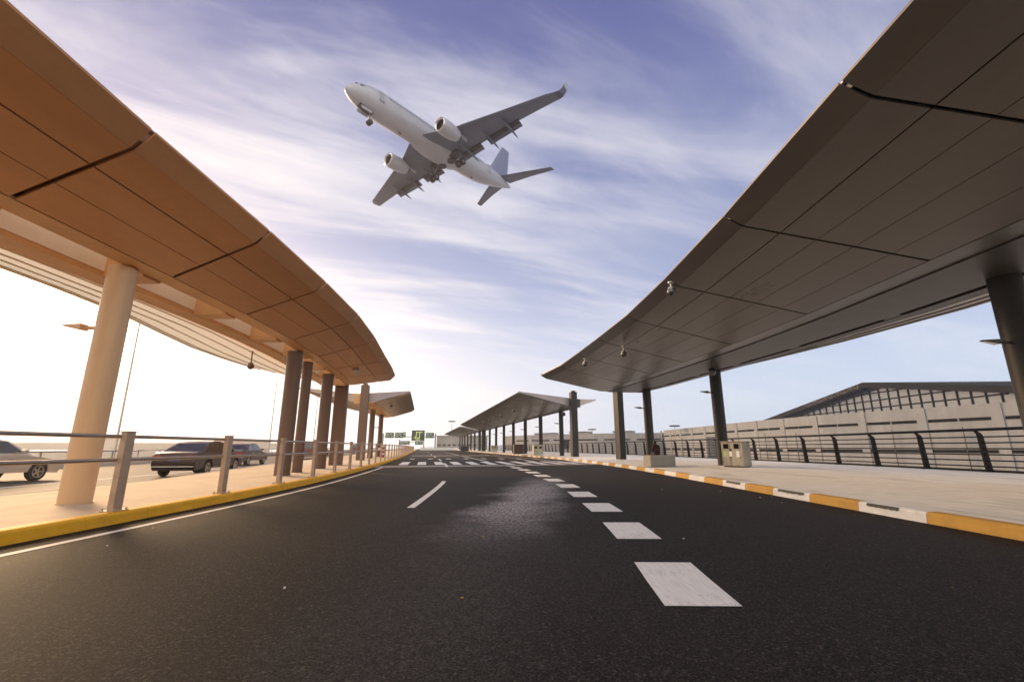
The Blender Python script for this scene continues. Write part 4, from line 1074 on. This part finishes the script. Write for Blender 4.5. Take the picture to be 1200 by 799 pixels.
# glazed wall in the plane X = 110
ridge_y = 136.8
def rz_at(y):  # roof line height at the wall
    if y >= ridge_y: return 20.2 - (y - ridge_y) * (20.2 - 12.4) / (193 - ridge_y)
    return 20.2 - (ridge_y - y) * (20.2 - 13.8) / (ridge_y - 96.6)
ysw = [60] + [70 + 6 * i for i in range(12)] + [ridge_y] + [142 + 6 * i for i in range(9)]
mb = MB(); rows = []
for yy in ysw: rows.append([yz(yy, -5), yz(yy, rz_at(yy) - 1.6), yz(yy, rz_at(yy) - 1.6, 40), yz(yy, -5, 40)])
mb.loft(rows, True); mb.build('glass_wall', M['glass'], t)
mb = MB()
yy = 64.0
while yy < 186:
    z = rz_at(yy) - 1.6; mb.box(yz(yy, (z - 5) / 2, -.1), (.25, .28, z + 5)); yy += 3.4
for z in [6 + 2.2 * k for k in range(7)]:
    ya = [v for v in range(60, 190) if rz_at(v) - 1.6 > z]
    if ya: mb.box(yz((ya[0] + ya[-1]) / 2, z, -.12), (.3, ya[-1] - ya[0], .30))
mb.build('mullion_frame', M['hall_roof'], t)
mb = MB(); rows = []
for yy in [50] + ysw + [200]:
    z = rz_at(yy); rows.append([yz(yy, z - 1.55, -3.2), yz(yy, z + .05, -3.2), yz(yy, z + .4, 45), yz(yy, z - 1.55, 45)])
mb.loft(rows, True); mb.build('roof', M['hall_roof'], t)
mb = MB()
for k in range(9):
    y0 = ridge_y + 2 + 3 * k; mb.box(yz(y0, rz_at(y0) - .75, -3.3), (.12, .18, 1.3))
    mb.box(yz(y0 + 1.5, rz_at(y0 + 1.5) - .75, -3.3), (.1, 3.0, .16), rot=Matrix.Rotation(R(-22 if k % 2 else 12), 3, 'X'))
mb.build('truss_grille', M['cabinet'], t)

# ------------------------------------------------------------------ airliner
PLANE_R = Matrix(((-0.5993341, 0.79584683, -0.08617686), (-0.79871081, -0.60171163, -0.00203844), (-0.0534759, 0.06760869, 0.99627777)))
PLANE_T = Vector((-11.346, 61.41, 46.5))
SX, SY, SWP, TSW, DIH = 0.914, 1.152, -0.118, 0.200, -0.092
ac = thing('airliner', 'white twin-engine airliner with lowered landing gear flying overhead', 'aeroplane')
ac.matrix_world = Matrix.Translation(PLANE_T) @ PLANE_R.to_4x4()
def ax(x): return (x + 18) * SX
def wing_y(y): return y * SY
rings = []
ST = [(-0.02, .05, -.30), (-.25, .42, -.28), (-.8, .80, -.22), (-1.7, 1.22, -.12), (-3.0, 1.60, -.03), (-4.6, 1.82, 0), (-6.5, 1.88, 0), (-12, 1.88, 0), (-18, 1.88, 0), (-25, 1.88, 0), (-27.5, 1.84, .05), (-30, 1.62, .24), (-32.5, 1.28, .50), (-35, .86, .76), (-37, .46, .95), (-38.0, .20, 1.02)]
for x, r, zc in ST:
    rings.append([(ax(x), r * math.cos(2 * math.pi * k / 40), zc + r * 1.05 * math.sin(2 * math.pi * k / 40)) for k in range(40)])
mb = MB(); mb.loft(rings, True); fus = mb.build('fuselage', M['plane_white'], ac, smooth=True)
# belly fairing
mb = MB(); rr = []
for x, w, h in ((-11.8, .4, .2), (-13.5, 1.65, .75), (-16, 2.0, .95), (-19, 2.05, 1.0), (-21.5, 1.9, .9), (-23.5, .8, .35)):
    rr.append([(ax(x), w * math.cos(2 * math.pi * k / 24), -1.30 + h * math.sin(2 * math.pi * k / 24)) for k in range(24)])
mb.loft(rr, True); mb.build('belly_fairing', M['plane_white'], ac, smooth=True)
# passenger windows and doors
for sg in (-1, 1):
    for i in range(34):
        x = -6.4 - i * .62; rr_ = 1.89
        y0 = rr_ * math.cos(R(17)); z0 = rr_ * 1.05 * math.sin(R(17))
        MB().box((ax(x), sg * y0, z0), (.24, .03, .34), rot=Matrix.Rotation(sg * R(17), 3, 'X')).build('window', M['plane_window'], fus)
    for x in (-4.9, -29.2):
        r_ = 1.84 if x > -10 else 1.70
        MB().box((ax(x), sg * r_ * 0.985, .1 if x > -10 else .35), (.8, .03, 1.5), rot=Matrix.Rotation(sg * R(4), 3, 'X')).build('door', M['plane_door'], fus)
for sg in (-1, 1):
    for (x0_, x1_, a0, a1) in ((-1.62, -2.35, 18, 44), (-1.25, -1.62, 50, 88)):
        pts = []
        for x, a in ((x0_, a0), (x1_, a0 + 4), (x1_ - .15, a1), (x0_ - .25, a1)):
            r_ = 1.23 + (-x - 1.7) * .30; r_ = r_ * 1.02
            pts.append((ax(x), sg * r_ * math.cos(R(a)), -.12 + r_ * 1.05 * math.sin(R(a))))
        MB().add(pts, [(0, 1, 2, 3)]).build('cockpit_window', M['plane_dark'], fus)
# wings
def airfoil(le, te, y, z, th, n=10):
    c = te - le; top = []; bot = []
    for k in range(n + 1):
        t = k / n; x = le + c * t; h = th * 5 * (.2969 * math.sqrt(t) - .126 * t - .3516 * t * t + .2843 * t ** 3 - .1036 * t ** 4)
        top.append((ax(-x), y, z + h)); bot.append((ax(-x), y, z - h * .75))
    return top + bot[::-1][1:-1] if False else top + bot[::-1]
for sg in (1, -1):
    def lw(y, le0, te0, z0):      # apply fit tweaks to nominal geometry
        return (le0 + SWP * y, te0 + SWP * y, sg * wing_y(y), z0 + DIH * y)
    secs = []
    for y, le0, te0, z0, th in ((1.2, 12.9, 21.2, -1.25, .95), (5.0, 15.6, 21.5, -.85, .62), (11.0, 18.9, 22.4, -.02, .36), (16.2, 21.8, 23.9, .85, .2), (17.0, 22.4, 24.2, 1.0, .16)):
        a = lw(y, le0, te0, z0); secs.append(airfoil(a[0], a[1], a[2], a[3], th))
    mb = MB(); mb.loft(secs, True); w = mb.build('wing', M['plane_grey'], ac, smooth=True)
    # winglet
    secs = []
    for y, le0, te0, z0, th in ((17.0, 22.4, 24.2, 1.0, .15), (17.45, 22.9, 24.4, 1.25, .13), (17.75, 23.5, 24.7, 1.9, .10), (17.95, 24.3, 25.0, 3.2, .06)):
        a = lw(y, le0, te0, z0)
        sec = airfoil(a[0], a[1], 0, 0, th); tilt = R(0) if z0 < 1.2 else R(70)
        secs.append([(p[0], a[2] - sg * p[2] * math.sin(tilt), a[3] + p[2] * math.cos(tilt)) for p in sec])
    mb = MB(); mb.loft(secs, True); wl_ = mb.build('winglet', M['plane_blue'], w, smooth=True)
    yq = 17.86; a = lw(yq, 24.0, 24.7, 2.6)
    MB().box((ax(-24.35 - SWP * yq), a[2] + 0, a[3]), (.5, .26, .75), rot=Matrix.Rotation(sg * R(-12), 3, 'X')).build('winglet_mark', M['plane_white'], w)
    # slats: slightly drooped leading edge
    secs = []
    for y, le0, z0 in ((5.9, 16.05, -.80), (11.0, 18.85, -.08), (16.4, 21.85, .80)):
        a = lw(y, le0, 0, z0); secs.append([(ax(-(a[0] - .35)), a[2], a[3] - .22), (ax(-(a[0] + .25)), a[2], a[3] - .12), (ax(-(a[0] + .25)), a[2], a[3] + .10), (ax(-(a[0] - .1)), a[2], a[3] + .02)])
    MB().loft(secs, True).build('slat', M['plane_grey'], w)
    # flaps, lowered
    for (ya, yb, da) in ((2.0, 5.5, 1.0), (6.6, 11.6, .9)):
        for gap_, ch, drop in ((-.35, .75, .10), (.30, .55, .30)):
            secs = []
            for y in (ya, yb):
                te = 21.2 + (y - 1.2) * .079 if y < 5 else 21.5 + (y - 5) * .15
                z0 = -1.25 + (y - 1.2) * .105 if y < 5 else -.85 + (y - 5) * .138
                a = lw(y, te, te, z0)
                x_ = a[0] - .1 + gap_
                secs.append([(ax(-x_), a[2], a[3] - drop + .08), (ax(-(x_ + ch)), a[2], a[3] - drop - .26), (ax(-(x_ + ch)), a[2], a[3] - drop - .30), (ax(-x_), a[2], a[3] - drop - .10)])
            MB().loft(secs, True).build('flap', M['plane_grey'] if gap_ > 0 else M['plane_dark'], w)
    # flap track fairings
    for y in (3.6, 7.2, 10.2):
        te = 21.2 + (y - 1.2) * .079 if y < 5 else 21.5 + (y - 5) * .15
        z0 = -1.25 + (y - 1.2) * .105 if y < 5 else -.85 + (y - 5) * .138
        a = lw(y, te, te, z0); rr = []
        for dx, r_, dz in ((-2.6, .03, -.25), (-1.6, .18, -.42), (0, .24, -.60), (1.2, .16, -.95), (1.9, .03, -1.15)):
            rr.append([(ax(-(a[0] + dx)), a[2] + r_ * .7 * math.cos(2 * math.pi * k / 10), a[3] + dz + r_ * math.sin(2 * math.pi * k / 10)) for k in range(10)])
        MB().loft(rr, True).build('flap_fairing', M['plane_grey'], w, smooth=True)
    # engine
    ey = 4.83; ez = -1.9 + DIH * 4; ex = 12.3 + SWP * 3; yy = sg * wing_y(ey)
    def er(x, r, sq=1.0): return [(ax(-(ex + x)), yy + r * math.cos(2 * math.pi * k / 28), ez + r * 1.0 * math.sin(2 * math.pi * k / 28)) for k in range(28)]
    mb = MB(); mb.loft([er(.25, .72), er(.06, .82), er(0, .90), er(.12, .99), er(.6, 1.08), er(1.8, 1.12), er(3.0, 1.0), er(3.9, .80), er(3.9, .70), er(3.0, .72)], False)
    eng = mb.build('engine', M['plane_white'], ac, smooth=True)
    mb = MB(); mb.loft([er(.20, .735), er(.04, .83), er(-.012, .90), er(.10, 1.0), er(.16, 1.005)], False); mb.build('intake_lip', M['plane_lip'], eng, smooth=True)
    mb = MB(); mb.loft([er(.3, .735), er(1.0, .76)], False); mb.add(er(1.0, .77), [tuple(range(28))])
    for k in range(18):
        a_ = 2 * math.pi * k / 18
        mb.add([(ax(-(ex + .95)), yy + .2 * math.cos(a_), ez + .2 * math.sin(a_)), (ax(-(ex + .95)), yy + .72 * math.cos(a_), ez + .72 * math.sin(a_)), (ax(-(ex + .85)), yy + .72 * math.cos(a_ + .2), ez + .72 * math.sin(a_ + .2)), (ax(-(ex + .85)), yy + .2 * math.cos(a_ + .3), ez + .2 * math.sin(a_ + .3))], [(0, 1, 2, 3)])
    mb.build('fan', M['plane_dark'], eng)
    mb = MB(); mb.loft([er(.55, .04), er(.75, .14), er(.98, .22)], True); mb.build('spinner', M['plane_lip'], eng, smooth=True)
    mb = MB(); mb.loft([er(3.0, .62), er(3.9, .55), er(4.6, .36), er(4.6, .30)], True); mb.build('exhaust', M['plane_dark'], eng, smooth=True)
    mb = MB(); mb.hexa([(ax(-(ex + .9)), yy - .14, ez + 1.0), (ax(-(ex + .9)), yy + .14, ez + 1.0), (ax(-(ex + 6.2)), yy + .14, ez + .25), (ax(-(ex + 6.2)), yy - .14, ez + .25)],
                       [(ax(-(ex + 2.4)), yy - .14, ez + 1.45), (ax(-(ex + 2.4)), yy + .14, ez + 1.45), (ax(-(ex + 6.2)), yy + .14, ez + 1.3), (ax(-(ex + 6.2)), yy - .14, ez + 1.3)])
    mb.build('engine_pylon', M['plane_white'], eng)
    # tailplane
    secs = []
    for y, le0, te0, z0, th in ((.5, 33.6, 37.2, 1.35, .32), (3.8, 35.3, 37.7, 1.7, .2), (7.6, 37.4, 38.7, 2.1, .1)):
        secs.append(airfoil(le0 + TSW * y, te0 + TSW * y, sg * wing_y(y), z0 + DIH * y * .7, th))
    MB().loft(secs, True).build('tailplane', M['plane_grey'], ac, smooth=True)
    # main gear
    gx_, gy, gz = 19.6, sg * 2.86, -3.55
    mg = MB(); mg.tube((ax(-gx_), gy, -.9), (ax(-gx_), gy, gz), .13, .11, 10); mg.tube((ax(-gx_), gy - .5, gz), (ax(-gx_), gy + .5, gz), .08, None, 8); mg.tube((ax(-gx_), gy, gz + .5), (ax(-gx_), gy - sg * 1.1, -1.3), .06, None, 8)
    mg = mg.build('main_gear', M['grey'], ac, smooth=True)
    for dy in (-.45, .45):
        mb = MB(); mb.tube((ax(-gx_), gy + dy - .2, gz), (ax(-gx_), gy + dy + .2, gz), .56, .56, 20)
        mb.tube((ax(-gx_), gy + dy - .21, gz), (ax(-gx_), gy + dy + .21, gz), .26, .26, 14, 1); mb.build('wheel', [M['tyre'], M['grey']], mg, smooth=True, bevel=.05)
    MB().box((ax(-gx_), gy + sg * .18, -2.0), (.9, .05, 1.7)).build('gear_door', M['plane_grey'], mg)
    MB().tube((ax(-gx_ - .1), sg * .95, -2.20), (ax(-gx_ - .1), sg * .95, -2.36), .64, .64, 20).build('wheel_well', M['plane_dark'], ac)
    MB().hexa([(ax(-18.7), sg * 1.1, -2.1), (ax(-20.4), sg * 1.1, -2.1), (ax(-20.2), sg * 2.9, -1.7), (ax(-18.9), sg * 2.9, -1.7)], [(ax(-18.7), sg * 1.1, -1.9), (ax(-20.4), sg * 1.1, -1.9), (ax(-20.2), sg * 2.9, -1.4), (ax(-18.9), sg * 2.9, -1.4)]).build('gear_bay', M['plane_dark'], ac)
# nose gear with bay and doors
mg = MB(); mg.tube((ax(-4.0), 0, -1.6), (ax(-4.0), 0, -3.3), .09, .08, 10); mg.tube((ax(-4.0), -.3, -3.3), (ax(-4.0), .3, -3.3), .05, None, 8); mg = mg.build('nose_gear', M['grey'], ac, smooth=True)
for dy in (-.22, .22): MB().tube((ax(-4.0), dy - .1, -3.3), (ax(-4.0), dy + .1, -3.3), .36, .36, 16).build('wheel', M['tyre'], mg, smooth=True)
for sg in (-1, 1): MB().box((ax(-3.2), sg * .48, -2.0), (1.6, .05, .5), rot=Matrix.Rotation(sg * R(12), 3, 'X')).build('gear_door', M['plane_white'], mg)
MB().hexa([(ax(-2.2), -.42, -1.62), (ax(-2.2), .42, -1.62), (ax(-4.4), .42, -1.95), (ax(-4.4), -.42, -1.95)], [(ax(-2.2), -.42, -1.2), (ax(-2.2), .42, -1.2), (ax(-4.4), .42, -1.5), (ax(-4.4), -.42, -1.5)]).build('gear_bay', M['plane_dark'], ac)
# fin
def fin_sec(z, le, te, th):
    s_ = airfoil(le, te, 0, 0, th); return [(p[0], p[2], z) for p in s_]
MB().loft([fin_sec(1.5, 30.6, 37.0, .5), fin_sec(3.2, 32.3, 37.6, .4), fin_sec(9.0, 36.6, 39.0, .16)], True).build('fin', M['plane_fin'], ac, smooth=True)
MB().box((ax(-9.5), 0, -2.05), (.5, .04, .3)).build('antenna', M['plane_dark'], ac)
MB().box((ax(-26), 0, -2.02), (.5, .04, .28)).build('antenna', M['plane_dark'], ac)

# ------------------------------------------------------------------ camera
cam = bpy.data.cameras.new('Camera'); co = bpy.data.objects.new('Camera', cam); COL.objects.link(co)
cam.sensor_width = 36; cam.sensor_fit = 'HORIZONTAL'; cam.lens = 529.0 / 1200 * 36
cam.clip_start = 0.05; cam.clip_end = 8000
co.location = (0, 0, 1.0); co.rotation_euler = (R(90) + math.atan(124.5 / 529), 0, 0)
sc.camera = co

# ------------------------------------------------------------------ light
SUN_AZ, SUN_EL = R(-50), R(20)
sd = Vector((math.sin(SUN_AZ) * math.cos(SUN_EL), math.cos(SUN_AZ) * math.cos(SUN_EL), math.sin(SUN_EL)))
sl = bpy.data.lights.new('Sun', 'SUN'); sl.energy = 4.8; sl.angle = R(20); sl.color = (1.0, 0.66, 0.36)
so = bpy.data.objects.new('Sun', sl); COL.objects.link(so)
so.rotation_euler = (-sd).to_track_quat('-Z', 'Y').to_euler(); so.location = (-30, 20, 30)

w = bpy.data.worlds.new('World'); sc.world = w; w.use_nodes = True
nt = w.node_tree; bg = nt.nodes['Background']; bg.inputs['Strength'].default_value = 0.10
sky = nt.nodes.new('ShaderNodeTexSky'); sky.sky_type = 'NISHITA'; sky.sun_disc = False
sky.sun_elevation = SUN_EL; sky.sun_rotation = SUN_AZ; sky.altitude = 200; sky.dust_density = 1.5; sky.ozone_density = 2.5
tc = nt.nodes.new('ShaderNodeTexCoord'); dirv = tc.outputs['Generated']
sx = nt.nodes.new('ShaderNodeSeparateXYZ'); nt.links.new(dirv, sx.inputs[0])
zc = mnode(nt, 'MAXIMUM', sx.outputs[2], 0.0)
inv = mnode(nt, 'DIVIDE', 1.0, mnode(nt, 'ADD', zc, 0.12))
cv = nt.nodes.new('ShaderNodeCombineXYZ')
nt.links.new(mnode(nt, 'MULTIPLY', sx.outputs[0], inv), cv.inputs[0]); nt.links.new(mnode(nt, 'MULTIPLY', sx.outputs[1], inv), cv.inputs[1])
rot = mapping(nt, cv.outputs[0], (1, 1, 1), (0, 0, R(-20)))
big = noise(nt, mapping(nt, rot, (0.42, 1.0, 1), (0, 0, 0), (2.3, 0.7, 0)), 0.95, 4, 0.55, 0.5)
band = noise(nt, mapping(nt, rot, (0.34, 1.25, 1), (0, 0, 0), (1.1, 4.3, 0)), 1.5, 6, 0.55, 0.9)
fine = noise(nt, mapping(nt, mapping(nt, cv.outputs[0], (1, 1, 1), (0, 0, R(-30))), (0.85, 2.6, 1), (0, 0, 0), (5.1, 1.2, 0)), 1.7, 9, 0.60, 0.45)
cl = mnode(nt, 'ADD', mnode(nt, 'MULTIPLY', big, 0.30), mnode(nt, 'ADD', mnode(nt, 'MULTIPLY', band, 0.44), mnode(nt, 'MULTIPLY', fine, 0.22)))
cl = maprange(nt, cl, 0.41, 0.60, 0.0, 1.0, True)
dotn = nt.nodes.new('ShaderNodeVectorMath'); dotn.operation = 'DOT_PRODUCT'; nt.links.new(dirv, dotn.inputs[0]); dotn.inputs[1].default_value = sd
dp = mnode(nt, 'MAXIMUM', dotn.outputs['Value'], 0.0)
# cloud cover thins to the right and upwards
side = maprange(nt, sx.outputs[0], -0.5, 0.5, 1.0, 0.52)
cl = mnode(nt, 'MULTIPLY', cl, side)
skyc = nt.nodes.new('ShaderNodeVectorMath'); skyc.operation = 'MULTIPLY'; nt.links.new(sky.outputs[0], skyc.inputs[0]); skyc.inputs[1].default_value = (1.0, 1.0, 1.2)
blue = mixc(nt, 0.88, skyc.outputs[0], mixc(nt, maprange(nt, sx.outputs[2], 0.1, 0.75, 0, 1), (5.4, 6.4, 8.9, 1), (1.5, 1.7, 4.0, 1)))
c1 = mixc(nt, cl, blue, (9.2, 8.9, 9.4, 1))
hz = maprange(nt, sx.outputs[2], 0.0, 0.36, 0.85, 0.0, True)
c2 = mixc(nt, hz, c1, mixc(nt, maprange(nt, sx.outputs[0], -0.3, 0.6, 0, 1, True), (11.0, 10.6, 10.8, 1), (8.0, 9.2, 10.8, 1)))
low = maprange(nt, sx.outputs[2], 0.18, 0.50, 1.0, 0.0, True)
gl1 = mnode(nt, 'MULTIPLY', mnode(nt, 'POWER', dp, 5.0), low); gl2 = mnode(nt, 'MULTIPLY', mnode(nt, 'POWER', dp, 60.0), low)
def addc(a, colr, f):
    s_ = nt.nodes.new('ShaderNodeVectorMath'); s_.operation = 'SCALE'; s_.inputs[0].default_value = colr; nt.links.new(f, s_.inputs[3])
    a_ = nt.nodes.new('ShaderNodeVectorMath'); a_.operation = 'ADD'; nt.links.new(a, a_.inputs[0]); nt.links.new(s_.outputs[0], a_.inputs[1]); return a_.outputs[0]
c3 = addc(c2, (8.5, 6.6, 4.2), gl1); c3 = addc(c3, (50, 36, 20), gl2)
# sky behind the viewer, out of view, brightened as added fill light
bk = maprange(nt, sx.outputs[1], 0.15, -0.35, 0.0, 1.0, True)
c3 = mixc(nt, bk, c3, (15.5, 14.6, 13.6, 1))
nt.links.new(c3, bg.inputs['Color'])

HAZE = 0.0006
if HAZE:
    mb = MB(); mb.box((0, 0, 28.5), (1420, 1420, 69)); hb = mb.build('haze', M['dark']); hb['kind'] = 'stuff'
    hb.data.materials.clear()
    hm = bpy.data.materials.new('haze_air'); hm.use_nodes = True; hn = hm.node_tree
    hn.nodes.remove(hn.nodes['Principled BSDF'])
    pv = hn.nodes.new('ShaderNodeVolumePrincipled'); pv.inputs['Density'].default_value = HAZE; pv.inputs['Anisotropy'].default_value = 0.72
    pv.inputs['Color'].default_value = (0.97, 0.96, 0.95, 1)
    hn.links.new(pv.outputs[0], hn.nodes['Material Output'].inputs['Volume'])
    hb.data.materials.append(hm)
# ------------------------------------------------------------------ view
sc.view_settings.view_transform = 'Standard'; sc.view_settings.look = 'None'
sc.view_settings.exposure = 0.0; sc.view_settings.gamma = 1.0; sc.view_settings.use_curve_mapping = False
sc.cycles.max_bounces = 8; sc.cycles.diffuse_bounces = 4; sc.cycles.glossy_bounces = 3
sc.cycles.use_denoising = True
